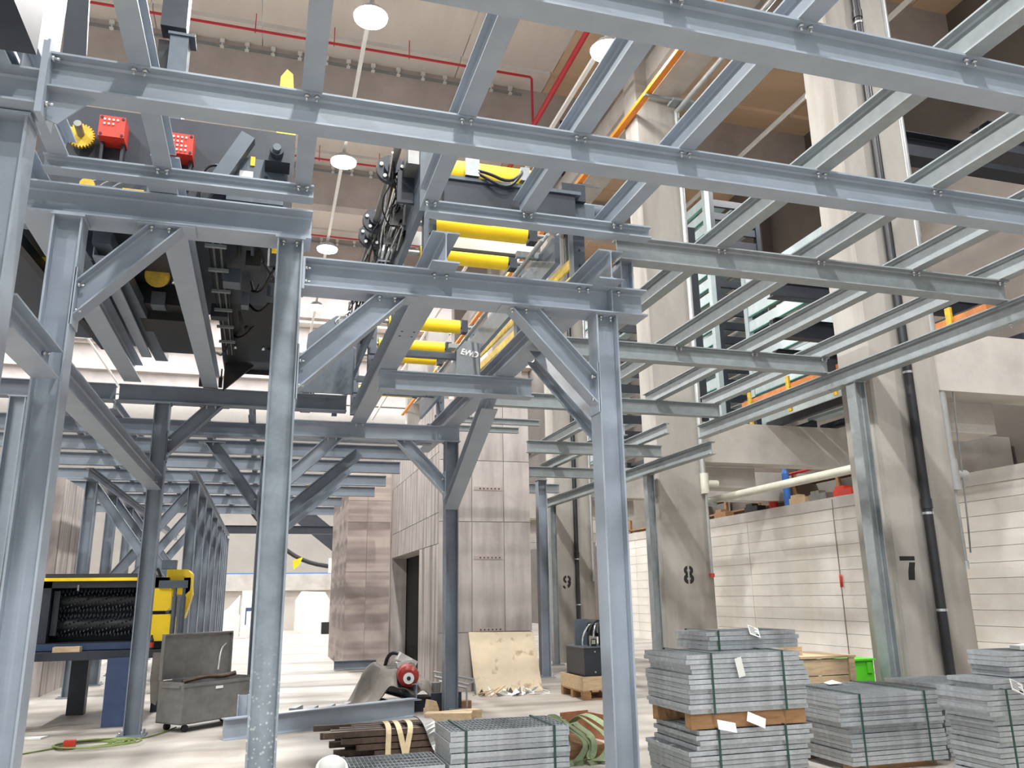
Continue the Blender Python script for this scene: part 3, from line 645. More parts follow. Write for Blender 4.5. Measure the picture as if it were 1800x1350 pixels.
for k in range(9): rp('cable_clip', MB().bx(.95, 1.12, 6.6+.42*k, 6.64+.42*k, 5.05-.01*k, 5.36-.01*k), rr.choice(['chrome', 'dull_steel', 'charcoal']))
for k in range(4): rp('air_cylinder', MB().cyl((1.03, 6.9+1.0*k, 5.22), (1.03, 7.35+1.0*k, 5.2), .045, 12), 'chrome')
for k in range(5): rp('loose_wire', MB().tube([(.92, 6.7+.8*k, 5.3), (.82, 6.8+.8*k, 5.12), (.95, 7.1+.8*k, 5.02), (1.06, 7.2+.8*k, 5.15)], .007, 6, 2), 'rubber')
rp('valve_island', MB().bx(1.0, 1.12, 6.35, 6.6, 5.3, 5.55), 'dull_steel')
rp('hopper_sheet', MB().prism([(.35, 11.4, 4.45), (1.08, 11.4, 4.45), (1.08, 11.4, 5.62), (.8, 11.4, 5.6), (.42, 11.4, 5.3)], (0, .03, 0)), 'machine_grey')
for k in range(14):
    c = V((rr.uniform(.1, 1.0), rr.uniform(12.6, 13.6), rr.uniform(4.55, 5.0)))
    rp(*rr.choice([('gear_unit', MB().box(c, (.12, .12, .14)), 'machine_grey'), ('gear_unit', MB().cyl(c, c+V((.16, 0, 0)), .07, 14), 'dull_steel'), ('gear_unit', MB().cyl(c, c+V((0, 0, .16)), .04, 12), 'chrome'), ('gear_unit', MB().box(c, (.08, .1, .2)), 'charcoal')]))
for k in range(8):
    c = V((rr.uniform(.75, 1.05), rr.uniform(9.6, 11.0), rr.uniform(4.75, 5.2)))
    rp(*rr.choice([('valve', MB().cyl(c, c+V((0, 0, .14)), .03, 10), 'chrome'), ('valve', MB().box(c, (.1, .1, .1)), 'dull_steel'), ('valve', MB().tube([c, c+V((-.1, 0, .06)), c+V((-.02, 0, .14))], .012, 6, 2), 'chrome')]))
girder('steel_girder', (.15, 12.2, 4.72), (1.05, 12.2, 4.72), 'small grey crosswise beam under the conveyor gear units', .1, .1)

# ---------------- debarking machine on its stand
db = T(empty('debarking_machine', (-2.3, 13.4, 0)), 'black debarking machine with toothed rollers and yellow guards on a steel stand', 'machine')
def dp(name, m, mt, par=db): return m.build(name, mt, par)
dp('housing', MB().bx(-3.15, -1.3, 14.2, 15.0, 1.0, 2.0).bx(-3.15, -2.9, 13.5, 14.2, 1.02, 2.0).bx(-1.75, -1.35, 13.5, 14.2, 1.02, 2.0).bx(-3.15, -1.35, 13.5, 14.2, 1.86, 2.0).bx(-3.15, -1.35, 13.45, 14.2, 1.0, 1.1), 'charcoal')
dp('yellow_rail', MB().bx(-3.1, -1.55, 13.42, 13.5, 1.955, 2.0), 'yellow'); dp('top_cover', MB().bx(-3.0, -1.6, 13.5, 14.6, 2.0, 2.06), 'charcoal')
dp('sill', MB().bx(-3.1, -1.5, 13.4, 13.46, 1.0, 1.09), 'blue_paint'); dp('lifting_hook', MB().bx(-2.55, -2.53, 13.4, 13.46, 1.82, 1.9), 'dull_steel')
for z in (1.68, 1.33):
    r = dp('toothed_roller', MB().cyl((-2.9, 13.85, z), (-1.75, 13.85, z), .12, 18), 'black')
    sp = MB()
    for i in range(22):
        for k in range(9):
            t = 2*math.pi*(k+.5*(i % 2))/9+.2*i; c = V((-2.86+.05*i, 13.85+.12*math.cos(t), z+.12*math.sin(t))); d = V((0, math.cos(t), math.sin(t)))
            sp.cyl(c, c+d*.05, .015, 5, .004)
    s_ = dp('roller_teeth', sp, 'machine_grey', r); s_['kind'] = 'stuff'
dp('side_guide', MB().bx(-2.88, -2.8, 13.6, 13.66, 1.2, 1.82), 'charcoal')
def rbox(x0, x1, y0, y1, z0, z1, c=.05): return MB().prism([(x0, y0, z0), (x1-c, y0, z0), (x1, y0, z0+c), (x1, y0, z1-c), (x1-c, y0, z1), (x0, y0, z1)], (0, y1-y0, 0))
dp('yellow_guard', rbox(-1.62, -1.27, 13.3, 13.9, 1.52, 1.84), 'yellow'); dp('yellow_guard', rbox(-1.62, -1.23, 13.3, 13.9, 1.1, 1.47), 'yellow')
dp('yellow_guard', rbox(-1.4, -1.05, 13.7, 14.3, 1.75, 2.12, .06), 'yellow'); dp('yellow_chute', MB().prism([(-1.1, 13.7, 1.4), (-1.02, 13.7, 1.75), (-1.05, 13.7, 2.0), (-1.15, 13.7, 2.0)], (0, .4, 0)), 'yellow')
dp('manifold', MB().bx(-1.45, -1.06, 13.25, 13.35, 1.84, 1.95), 'machine_grey')
for x in (-1.22, -1.1): dp('lift_cylinder', MB().cyl((x, 13.3, 1.12), (x, 13.3, 1.72), .035, 12).cyl((x, 13.3, 1.72), (x, 13.3, 1.84), .022, 10), 'machine_grey')
dp('control_box', MB().bx(-1.45, -1.25, 13.4, 13.6, 2.12, 2.25), 'machine_grey'); dp('hose', MB().tube([(-1.55, 13.4, 2.05), (-1.5, 13.35, 2.15), (-1.45, 13.4, 2.0)], .02, 8, 2), 'rubber')
st = dp('stand', MB().bx(-3.2, -1.3, 13.1, 14.8, .88, .99), 'charcoal')
for x, y in ((-3.1, 13.2), (-2.62, 14.7)): dp('stand_leg', MB().bx(x-.12, x+.12, y-.1, y+.1, 0, .88), 'charcoal')
dp('stand_leg', MB().bx(-2.0, -1.68, 13.05, 13.3, 0, .9), 'blue_paint'); dp('stand_leg', MB().bx(-1.55, -1.45, 14.5, 14.7, 0, .88), 'charcoal')
T(MB().bx(-2.72, -2.38, 13.12, 13.3, .99, 1.06).build('timber_block', 'wood'), 'pale timber block lying on the stand of the debarking machine', 'timber')
bt = T(MB().cyl((-1.47, 13.17, .99), (-1.47, 13.17, 1.12), .035, 12).cyl((-1.47, 13.17, 1.12), (-1.47, 13.17, 1.17), .035, 12, .014).build('drink_bottle', 'black'), 'dark drink bottle with red label on the debarker stand', 'bottle')
MB().cyl((-1.47, 13.17, 1.02), (-1.47, 13.17, 1.09), .036, 12).build('bottle_label', 'red', bt); MB().cyl((-1.47, 13.17, 1.17), (-1.47, 13.17, 1.19), .015, 8).build('bottle_cap', 'black', bt)
T(MB().prism([(-1.42, 13.05, .95), (-1.3, 13.05, .95), (-1.26, 13.05, .6), (-1.33, 13.05, .25), (-1.4, 13.05, .3), (-1.43, 13.05, .6)], (0, .06, 0)).build('hanging_cloth', 'tarp'), 'grey cloth hanging from the stand beside the open metal chest', 'cloth')

# ---------------- sorting racks behind the pillars
def rack(x, y, z0, z1, ylen, label, n, yb0, yb1):
    r = T(empty('sorting_rack', (x, y, z0)), label, 'rack', 'sorting racks behind the pillars')
    for yy in (y, y+ylen): MB().bx(x-.06, x+.06, yy-.07, yy+.07, z0, z1).build('rack_post', 'teal', r); MB().bx(x+.06, x+.18, yy-.07, yy+.07, z0, z1).build('rack_post', 'charcoal', r)
    MB().bx(x+1.3, x+1.42, y-.06, y+.06, z0, z1).build('rack_post', 'charcoal', r)
    dz = (z1-z0-.2)/n; sl = st2 = ed = pl2 = None
    for k in range(n):
        z = z0+.12+dz*k
        if sl is None:
            sl = MB().bx(x-.05, x+.02, y+.08, y+ylen-.08, z, z+dz*.62).build('slat', 'teal', r); ed = MB().bx(x-.055, x+.025, y+.08, y+ylen-.08, z-.018, z).build('slat_edge', 'teal_edge', r)
            st2 = MB().bx(x+.18, x+1.3, y-.04, y+.04, z, z+dz*.5).build('step_bar', 'charcoal', r); pl2 = MB().bx(x+.3, x+.62, y+.1, y+ylen*.8, z+dz*.1, z+dz*.25).bx(x+.8, x+1.12, y+.1, y+ylen*.8, z+dz*.1, z+dz*.25).build('rack_plank', 'teal', r)
        else:
            for o in (sl, ed, st2, pl2): share(o, (o.location.x+r.location.x, o.location.y+r.location.y, o.location.z+r.location.z+dz*k), r)
    for xx in (x, x+1.36): MB().bx(xx-.06, xx+.06, yb0, yb1, z0-.005, z0+.14).build('rack_base', 'charcoal', r)
    return r
rack(9.8, 16.0, 5.06, 11.2, 2.6, 'tall pale slatted sorting rack seen between the pillars stencilled eight and seven', 17, 14.6, 21.1)
rack(10.3, 12.1, 5.06, 8.9, 3.3, 'lower slatted sorting rack just behind the pillar stencilled seven', 10, 8.6, 15.0)
rack(9.6, 22.0, 5.06, 11.0, 3.0, 'slatted sorting rack beyond the pillar stencilled eight, mostly hidden', 12, 20.7, 27.1)
for n, (y, z) in enumerate(((11.9, 6.95), (11.9, 6.2), (11.9, 5.62))):
    girder('dark_girder', (8.45, y, z), (13.6, y, z), 'dark crosswise girder in front of the sorting racks, %s from above' % ordn[n], .34, .2, 'charcoal', group='dark girders before the racks')
T(MB().bx(8.4, 8.62, 14.6, 14.9, 5.06, 9.4).build('dark_upright', 'charcoal'), 'dark upright plate beside the middle pillar holding the rack girders', 'upright')
for n, (y, z) in enumerate(((9.2, 8.35), (7.4, 7.35))):
    girder('dark_girder', (8.7, y, z), (15.6, y, z), 'dark crosswise roof-level girder past the pillar stencilled seven, %s one' % ('upper' if n == 0 else 'lower'), .42, .3, 'charcoal')
for n, (x, y0, y1) in enumerate(((9.75, 8.6, 15.0), (11.5, 4.5, 8.2))):
    cr = T(MB().bx(x-.08, x+.08, y0, y1, 5.3, 5.6).build('crane_rail', 'rust_orange'), 'orange rail beam on the concrete cross beams %s' % ('between the pillars stencilled eight and seven' if n == 0 else 'past the pillar stencilled seven'), 'rail')
    for k in range(5):
        yy = y0+.6+(y1-y0-1)*k/4; MB().bx(x-.12, x-.08, yy, yy+.1, 5.05, 5.75).build('rail_bracket', 'yellow_worn' if n == 0 else 'rust_orange', cr)
    MB().cyl((x, y0, 5.63), (x, y1, 5.63), .03, 8).build('rail_cable', 'rubber', cr)

# ---------------- pipes and trays on the pillars
def collars(m, x, y, zs, r, h=.03):
    for z in zs: m.cyl((x, y, z), (x, y, z+h), r, 14)
    return m
for n, (x, y) in enumerate(((7.82, 8.27), (7.86, 20.47))):
    o = T(MB().cyl((x, y, .05), (x, y, 15.5), .058, 16).build('downpipe', 'black_pipe'), 'black rainwater downpipe on the face of the pillar stencilled %s' % ('seven', 'nine')[n], 'pipe')
    collars(MB(), x, y, (1.4, 2.55, 4.35, 6.9, 9.6), .066).build('pipe_clamp', 'chrome', o); collars(MB(), x, y, (2.62, 6.98, 9.7), .07, .12).build('pipe_socket', 'black_pipe', o)
o = T(MB().cyl((8.56, 8.55, 3.3), (8.56, 8.55, 15), .07, 14).cyl((8.56, 8.55, 2.0), (8.56, 8.55, 2.9), .035, 10).build('riser_pipe', 'grey_pipe'), 'galvanised riser pipe beside the pillar stencilled seven ending in a hose valve', 'pipe')
MB().cyl((8.56, 8.55, 2.9), (8.56, 8.55, 3.3), .09, 14).cyl((8.56, 8.55, 3.1), (8.78, 8.55, 3.1), .07, 12).build('valve_body', 'grey_pipe', o); MB().cyl((8.56, 8.55, 1.9), (8.56, 8.55, 2.0), .045, 10).build('hose_outlet', 'chrome', o)
MB().tube([(8.68, 8.5, 4.9), (8.75, 8.5, 4.3), (8.7, 8.5, 3.7), (8.66, 8.5, 2.6), (8.62, 8.5, 2.1)], .012, 6, 1).build('slack_cable', 'dull_steel', o)
o = T(MB().cyl((8.25, 14.36, 3.9), (8.25, 14.36, 12.1), .055, 14).cyl((8.28, 14.36, 2.0), (8.28, 14.36, 3.6), .03, 10).build('riser_pipe', 'grey_pipe'), 'galvanised riser pipe on the pillar stencilled eight with flanged tee', 'pipe')
MB().cyl((8.27, 14.36, 3.55), (8.27, 14.36, 3.95), .085, 14).cyl((8.3, 14.36, 3.75), (8.55, 14.36, 3.75), .07, 12).build('flanged_tee', 'white_pipe', o); MB().cyl((8.28, 14.36, 1.95), (8.28, 14.36, 2.02), .05, 10).build('red_valve', 'red', o)
MB().bx(8.0, 8.5, 14.0, 14.3, 12.1, 12.16).build('pipe_bracket', 'galv', o)
T(MB().cyl((8.25, 14.3, 12.05), (8.25, 6, 12.05), .06, 12).build('overhead_pipe', 'grey_pipe'), 'galvanised overhead pipe running forward from the riser on the middle pillar', 'pipe'); T(MB().cyl((8.75, 16, 12.0), (8.75, 6, 12.0), .05, 12).build('overhead_pipe', 'grey_pipe'), 'thinner galvanised overhead pipe alongside the riser pipe', 'pipe')
o = T(MB().cyl((8.95, 15.4, 3.54), (8.95, 8.95, 3.54), .075, 16).build('white_pipe_run', 'white_pipe'), 'cream pipe running between two pillars below the cross beams', 'pipe')
MB().bx(8.4, 8.95, 15.1, 15.2, 3.4, 3.46).build('pipe_bracket', 'galv', o); MB().bx(8.4, 8.95, 8.97, 9.05, 3.4, 3.46).build('pipe_bracket', 'galv', o)
T(MB().cyl((8.3, 20.46, 2.0), (8.3, 20.46, 15.5), .04, 12).build('riser_pipe', 'grey_pipe'), 'slim galvanised riser pipe on the pillar stencilled nine', 'pipe')
o = T(MB().bx(7.13, 7.27, 5, 46, 11.85, 11.93).build('cable_tray', 'orange'), 'orange cable tray along the pillar tops', 'cable tray')
for k in range(6): MB().bx(7.1, 7.75, 9.6+2.0*k, 9.65+2.0*k, 11.79, 11.84).build('tray_arm', 'galv', o)

# ================================================================== THINGS ON THE FLOOR
def rot(m, c, a):
    """turn a builder's points about the vertical through c by a degrees"""
    R = Matrix.Rotation(math.radians(a), 3, 'Z'); c = V(c)
    m.v = [R @ (p-c)+c for p in m.v]; return m
GH = .04
GM = {}
def grating_mesh(w, d, rich):
    k = (w, d, rich)
    if k in GM: return GM[k]
    m = MB(); t = .005; h = GH-.005
    m.bx(0, w, 0, t, 0, h).bx(0, w, d-t, d, 0, h).bx(0, t, t, d-t, 0, h).bx(w-t, w, t, d-t, 0, h)
    n = int(w/.034) if rich else int(w/.1)
    for i in range(1, n): m.bx(w*i/n-.0015, w*i/n+.0015, t, d-t, .002, h-.002)
    nn = int(d/(.1 if rich else .3))
    for i in range(1, nn): m.bx(t, w-t, d*i/nn-.002, d*i/nn+.002, h-.012, h-.004)
    o = m.build('grating_panel', 'grating', origin=(0, 0, 0)); me = o.data; bpy.data.objects.remove(o); GM[k] = me; return me
def stack(spec, lab, group, seed=0):
    """spec: list of (x, y, z, w, d, count); returns top height"""
    rr = random.Random(seed); objs = []
    for x, y, z, w, d, c in spec:
        for k in range(c):
            objs.append((x+rr.uniform(-.016, .016), y+rr.uniform(-.014, .014), z+GH*k, w, d))
    for i, (x, y, z, w, d) in enumerate(objs):
        top = i == len(objs)-1
        o = bpy.data.objects.new('grating_panel', grating_mesh(w, d, top or (i in TOPS.get(group, ()))))
        COL.objects.link(o); o.location = (x, y, z)
        n = len(objs)-1-i
        T(o, '%s%s grating panel in %s' % (NTH[n], '' if n == 0 else ' from top', lab), 'grating', group)
TOPS = {}
NTH = 'topmost second third fourth fifth sixth seventh eighth ninth tenth eleventh twelfth thirteenth fourteenth fifteenth sixteenth seventeenth eighteenth nineteenth twentieth'.split()+['twenty-'+w for w in 'first second third fourth fifth sixth'.split()]
def band(x, y0, y1, z0, z1, lab, yoff=0):
    m = MB(); t = .004; w = .02
    m.bx(x-w/2, x+w/2, y0-t, y0, z0, z1+t).bx(x-w/2, x+w/2, y1, y1+t, z0, z1+t).bx(x-w/2, x+w/2, y0, y1, z1, z1+t).bx(x-w/2, x+w/2, y0, y1, z0-.0, z0+.002)
    T(m.build('strapping_band', 'strap'), lab, 'strap', 'green strapping bands')
def tag(c, w, h, yaw, roll, lab, lines=5, tilt=0):
    R = Matrix.Rotation(math.radians(yaw), 3, 'Z') @ Matrix.Rotation(math.radians(tilt), 3, 'X') @ Matrix.Rotation(math.radians(roll), 3, 'Y')
    o = T(MB().box(c, (w, .002, h), R).build('paper_tag', 'card'), lab, 'tag', 'delivery tags on the gratings')
    if lines:
        m = MB()
        for i in range(lines):
            ww = w*(.7 if i % 2 else .5); m.box(V(c)+R @ V((-w*.4+ww/2, -.0018, h*.36-i*h*.15)), (ww, .001, h*.05), R)
        m.box(V(c)+R @ V((w*.25, -.0018, -h*.28)), (w*.3, .001, h*.16), R)
        m.build('tag_print', 'stencil', o)
# stack A, beside the column, two tiers on timbers
la = 'the two-tier strapped stack beside the column'
stack([(3.5, 6.62, .06, 1.12, .8, 5), (3.47, 6.6, .26, 1.15, .82, 3), (3.56, 6.6, .38, 1.1, .8, 4)], la+', lower tier', 'lower tier of the two-tier stack', 1)
stack([(3.5, 6.6, .665, 1.15, .8, 5), (3.5, 6.58, .865, 1.18, .84, 3), (3.53, 6.6, .985, 1.12, .8, 2), (3.5, 6.6, 1.065, 1.12, .82, 2)], la+', upper tier', 'upper tier of the two-tier stack', 2)
stack([(3.95, 7.0, 1.147, .95, .6, 4)], 'the small bundle on top of the two-tier stack', 'small bundle on the two-tier stack', 3)
for n, (x, y) in enumerate(((3.72, 6.98), (4.35, 6.98))):
    pass
for n, y in enumerate((6.68, 7.3)):
    T(MB().bx(3.52, 4.64, y-.05, y+.05, .542, .662).build('stacking_timber', 'pallet_wood'), 'brown timber between the two tiers, %s side' % ('front' if n == 0 else 'rear'), 'timber', 'timbers between the tiers')
for n, y in enumerate((6.7, 7.25)): T(MB().bx(3.5, 4.6, y-.05, y+.05, 0, .055).build('stacking_batten', 'pallet_wood'), '%s timber batten under the two-tier grating stack' % ('front', 'rear')[n], 'timber')
band(3.72, 6.57, 7.45, .66, 1.15, 'green strap round the upper tier, beside the hanging tag'); band(4.42, 6.57, 7.45, .66, 1.15, 'green strap round the upper tier, past both hanging tags')
band(3.75, 6.585, 7.44, .05, .545, 'green strap round the lower tier, nearer the column'); band(4.4, 6.585, 7.44, .05, .545, 'green strap round the lower tier, away from the column')
band(4.05, 6.99, 7.61, 1.14, 1.312, 'green strap round the small top bundle'); 
tag((4.42, 6.98, 1.3), .13, .1, 20, 20, 'white printed delivery tag on the small top bundle', tilt=-30)
tag((3.98, 6.55, 1.03), .07, .16, 5, -12, 'narrow white paper tag hanging on the upper tier', 0)
tag((4.1, 6.555, .6), .16, .1, 0, 30, 'pale tag drooping over the lower tier', 0, -40); tag((3.8, 6.53, .57), .16, .09, 0, 15, 'pale tag on the lower tier beside the timber', 0, -40)
# stack B behind it
lb = 'the wide low stack in front of the green box'
stack([(5.4, 7.05, .06, 1.1, 1.0, 9), (5.26, 7.0, .42, 1.2, 1.02, 7)], lb, 'wide low stack', 4)
band(5.5, 6.98, 8.04, .05, .70, 'green strap round the wide low stack, nearer the two-tier stack'); band(6.25, 6.98, 8.04, .05, .70, 'green strap round the wide low stack, past its middle')
for n, y in enumerate((7.15, 7.85)): T(MB().bx(5.4, 6.4, y-.05, y+.05, 0, .055).build('stacking_batten', 'pallet_wood'), '%s timber batten under the wide low stack' % ('front', 'rear')[n], 'timber')
T(MB().prism([(5.75, 7.75, .705), (5.95, 7.8, .705), (5.9, 7.9, .73), (5.78, 7.88, .71)], (0, 0, .003)).build('paper_scrap', 'card'), 'white paper scrap lying on the wide low stack', 'paper')
# stack C at the picture edge and the narrow one between
lc = 'the tall stack at the picture edge'
stack([(5.72, 5.65, .06, 1.2, .5, 15), (5.62, 5.6, .66, 1.25, .52, 5), (5.72, 5.64, .86, 1.1, .46, 2)], lc, 'tall stack at the picture edge', 5)
stack([(5.95, 5.66, .945, .9, .4, 5)], 'the small bundle on the tall stack', 'small bundle on the tall stack', 6)
stack([(6.66, 7.2, .0, .8, .8, 18)], 'the narrow stack behind the tall stack', 'narrow stack', 7)
band(5.8, 5.58, 6.14, .05, .862, 'green strap round the tall stack'); tag((5.9, 5.56, .88), .13, .1, 10, 25, 'white printed delivery tag on the tall stack', tilt=-25)
T(MB().prism([(6.2, 5.75, 1.145), (6.75, 5.7, 1.145), (6.8, 5.9, 1.145), (6.5, 6.0, 1.145), (6.25, 5.9, 1.145)], (0, 0, .03)).build('foam_wrap', 'white'), 'white foam wrapping on top of the tall stack', 'wrapping')
# front stack and the low stack next to it
stack([(1.5, 6.8, .02, 1.0, .62, 15)], 'the strapped stack in front of the brown steel bars', 'front stack', 8)
band(1.62, 6.79, 7.43, .015, .62, 'green strap round the front stack, nearer the steel bars'); band(2.36, 6.79, 7.43, .015, .62, 'green strap round the front stack, nearer the column')
stack([(.55, 6.85, .02, .92, .6, 9)], 'the low stack beside the front stack', 'low stack', 9)
# white hard hat
hh = MB()
for i in range(6):
    a0, a1 = math.pi/2*i/6, math.pi/2*(i+1)/6
    hh.cyl((.6, 7.0, .385+.09*math.sin(a0)), (.6, 7.0, .385+.09*math.sin(a1)), .105*math.cos(a0), 20, max(.001, .105*math.cos(a1)), False)
hh.cyl((.6, 7.0, .378), (.6, 6.99, .39), .125, 20, .105)
T(hh.build('hard_hat', 'white'), 'white hard hat lying on the low grating stack', 'hard hat')

# brown steel bars with slings and planks
rr = random.Random(5); bar_sets = []
for r in range(5):
    for k in range(5):
        x0 = .85+.12*((r*3+k) % 4)-.05*r+rr.uniform(-.04, .04); y = 9.0+.13*k; z = .03+.065*r
        T(MB().bx(x0, 2.15+rr.uniform(-.1, .2), y, y+.09, z, z+.055).build('steel_bar', 'rust_steel'), 'dark brown steel bar in the strapped pile, %s course up, %s from the front' % (ordn[r], ordn[k]), 'steel bar', 'brown steel bars')
for n, y in enumerate((9.09, 9.54)): T(MB().bx(.95, 2.1, y-.04, y+.04, 0, .03).build('bar_batten', 'rust_steel'), '%s batten under the pile of brown steel bars' % ('front', 'rear')[n], 'batten')
def ribbon(pts, w, side=(1, 0, 0), t=.006, sm=2):
    pts = [V(p) for p in pts]
    for _ in range(sm):
        q = [pts[0]]
        for a, b in zip(pts, pts[1:]): q += [a*.75+b*.25, a*.25+b*.75]
        pts = q+[pts[-1]]
    m = MB(); sd = V(side).normalized()
    vs = []; n = len(pts)
    for i, p in enumerate(pts):
        d = (pts[min(i+1, n-1)]-pts[max(i-1, 0)]).normalized(); s = (sd-d*sd.dot(d)).normalized(); nn = d.cross(s)
        vs += [p-s*w/2, p+s*w/2, p+s*w/2+nn*t, p-s*w/2+nn*t]
    fs = [(0, 1, 2, 3), tuple(4*(n-1)+k for k in (3, 2, 1, 0))]
    for i in range(n-1):
        for k in range(4): fs.append((4*i+k, 4*i+(k+1) % 4, 4*i+4+(k+1) % 4, 4*i+4+k))
    return m.add(vs, fs)
for n, (x, dx) in enumerate(((1.32, 0), (1.42, .1), (1.55, -.06))):
    T(ribbon([(x, 9.45, .36), (x, 9.2, .4), (x+.01, 8.98, .37), (x+dx*.5, 8.95, .2), (x+dx, 8.94, .02)], .055).build('lifting_sling', 'sling_beige'), 'beige lifting sling draped over the brown steel bars, %s of three' % ordn[n], 'sling', 'beige slings')
T(ribbon([(1.72, 9.4, .4), (1.72, 9.1, .42), (1.76, 8.96, .36), (1.82, 8.94, .2), (1.85, 8.9, .13), (1.95, 8.9, .13)], .13, t=.012).build('bent_plate', 'dull_steel'), 'bent grey steel strip hanging over the brown bars', 'steel strip')
T(rot(MB().bx(1.75, 2.25, 9.1, 9.28, .36, .46), (1.9, 9.2, .36), -18).build('timber_plank', 'wood'), 'thick pale timber on top of the brown steel bars', 'timber')
T(rot(MB().bx(1.95, 2.4, 9.3, 9.46, .36, .44), (2.1, 9.4, .36), 12).build('timber_plank', 'wood'), 'second pale timber tucked behind the thick one on the bars', 'timber')

# steel girder lying on the floor with an upright stub, and small plates
p0, p1 = V((-.36, 11.3, .125)), V((2.2, 12.45, .125))
g = T(MB().ibeam(p0, p1, .25, .15).build('lying_girder', 'paint'), 'grey I-section lying on the floor in front of the open chest', 'steel beam')
T(MB().ibeam((-.15, 11.85, 0), (-.15, 11.85, .46), .14, .14, up=(1, 0, 0)).build('steel_stub', 'paint'), 'short upright I-section between the chest and the lying girder', 'steel stub')
for n, (x, y) in enumerate(((.5, 13.15), (.72, 13.0), (.98, 13.1), (1.24, 13.25))):
    T(rot(MB().bx(x-.05, x+.05, y, y+.5, 0, .05).bx(x-.05, x+.05, y+.1, y+.5, .05, .1), (x, y, 0), -18).build('steel_channel', 'galv'), 'short galvanised channel on the floor behind the lying girder, %s of four' % ordn[n], 'steel channel', 'galvanised channels')
for n, x in enumerate((1.75, 1.95)):
    T(rot(MB().ibeam((x, 12.75, .08), (x-.1, 13.5, .08), .14, .1), (x, 12.75, 0), 0).build('lying_section', 'paint_dark_shaded'), 'short grey I-section beside the tarpaulin, %s' % ('outer one' if n == 0 else 'inner one'), 'steel section')
# tarpaulin pile, red motor, supporting beams
T(MB().ibeam((1.85, 14.9, .3), (2.28, 12.7, .3), .24, .16).build('lying_section', 'paint'), 'thick grey I-section under the tarpaulin, pointing at the viewer', 'steel section')
T(MB().bx(2.45, 2.9, 12.45, 12.5, 0, .3).build('support_plate', 'charcoal'), 'dark upright steel plate beside the red motor', 'steel plate'); T(MB().bx(2.15, 3.0, 12.9, 13.3, 0, .2).build('support_block', 'charcoal'), 'dark steel block under the red motor by the column', 'steel block')
bmx = 26; tv = []; tf_ = []
rr = random.Random(9)
for i in range(bmx+1):
    for j in range(bmx+1):
        u, v = i/bmx, j/bmx; x = 1.3+1.25*u; y = 12.75+1.6*v
        sm = lambda t, lo_, hi_: max(0, min(1, (t-lo_)/(hi_-lo_)))**2*(3-2*max(0, min(1, (t-lo_)/(hi_-lo_))))
        z = .02+.6*sm(u, .02, .42)*(1-.3*sm(u, .8, 1))*(.5+.5*sm(v, 0, .45))*(1-.5*sm(v, .8, 1))
        z += (.055*math.sin(15*u+5*v)+.04*math.sin(19*v-8*u)+.03*math.sin(31*u-11*v))*sm(u, 0, .25)
        tv.append((x+.05*math.sin(8*v), y+.05*math.sin(7*u), max(.01, z)))
for i in range(bmx):
    for j in range(bmx):
        a = i*(bmx+1)+j; tf_.append((a, a+bmx+1, a+bmx+2, a+1))
tp = MB().add(tv, tf_, True).build('tarpaulin', 'tarp'); md = tp.modifiers.new('thickness', 'SOLIDIFY'); md.thickness = .012; md2 = tp.modifiers.new('smooth', 'SUBSURF'); md2.levels = 1; md2.render_levels = 1
T(tp, 'crumpled grey-brown tarpaulin thrown over steel parts by the stair core', 'tarpaulin')
mo = T(MB().cyl((2.2, 13.15, .52), (2.16, 12.75, .52), .155, 24).cyl((2.16, 12.75, .52), (2.155, 12.68, .52), .155, 24, .1).build('electric_motor', 'dark_red'), 'red round motor sticking out of the tarpaulin', 'motor')
MB().cyl((2.154, 12.68, .5), (2.15, 12.655, .5), .08, 18).build('motor_face', 'white', mo); MB().cyl((2.15, 12.655, .5), (2.148, 12.64, .5), .03, 12).build('shaft_hole', 'black', mo)
MB().bx(2.08, 2.3, 12.85, 13.1, .28, .4).build('motor_foot', 'charcoal', mo)
T(MB().tube([(1.95, 13.9, .5), (2.0, 13.7, .82), (2.2, 13.5, .78), (2.25, 13.4, .58)], .03, 8, 2).build('thick_hose', 'rubber'), 'thick black hose arching over the tarpaulin', 'hose')
T(MB().box((2.25, 13.5, .7), (.3, .3, .12), Matrix.Rotation(.5, 3, 'Y')).box((2.2, 13.4, .66), (.25, .2, .08), Matrix.Rotation(-.2, 3, 'Y')).build('crumpled_bag', 'card'), 'crumpled white bag on top of the tarpaulin', 'bag')
fr_ = T(MB().tube([(2.65, 13.3, .52), (3.2, 12.9, .42), (3.22, 12.85, .2)], .018, 8).tube([(2.65, 13.2, .46), (3.1, 12.8, .36), (3.2, 12.9, .4)], .018, 8).tube([(2.7, 13.1, .4), (3.05, 12.75, .32), (3.05, 12.75, .05)], .018, 8).build('tube_frame', 'grey_pipe'), 'bent steel tube frame beside the red motor', 'tube frame')
for n, x in enumerate((2.62, 2.78)): T(MB().cyl((x, 12.95, .2), (x, 12.95, .4), .06, 14, .07).build('metal_can', 'dull_steel'), 'small steel can between motor and column, %s' % ('first' if n == 0 else 'second'), 'can')
T(rot(MB().bx(2.3, 2.46, 12.0, 12.2, .0, .14).prism([(2.3, 12.0, .14), (2.46, 12.0, .14), (2.42, 12.0, .24), (2.32, 12.0, .26)], (0, .15, 0)), (2.4, 12.1, 0), 10).build('timber_offcut', 'wood'), 'pale timber offcut at the end of the lying girder', 'timber')
T(MB().bx(2.52, 2.9, 11.7, 11.9, 0, .05).bx(2.58, 2.85, 11.75, 11.88, .05, .15).build('steel_offcut', 'dull_steel'), 'small steel offcuts lying before the column base', 'steel offcut')
T(MB().bx(3.0, 3.16, 12.9, 13.05, 0, .12).build('timber_offcut', 'pallet_wood'), 'small brown timber block beside the column before the core', 'timber')

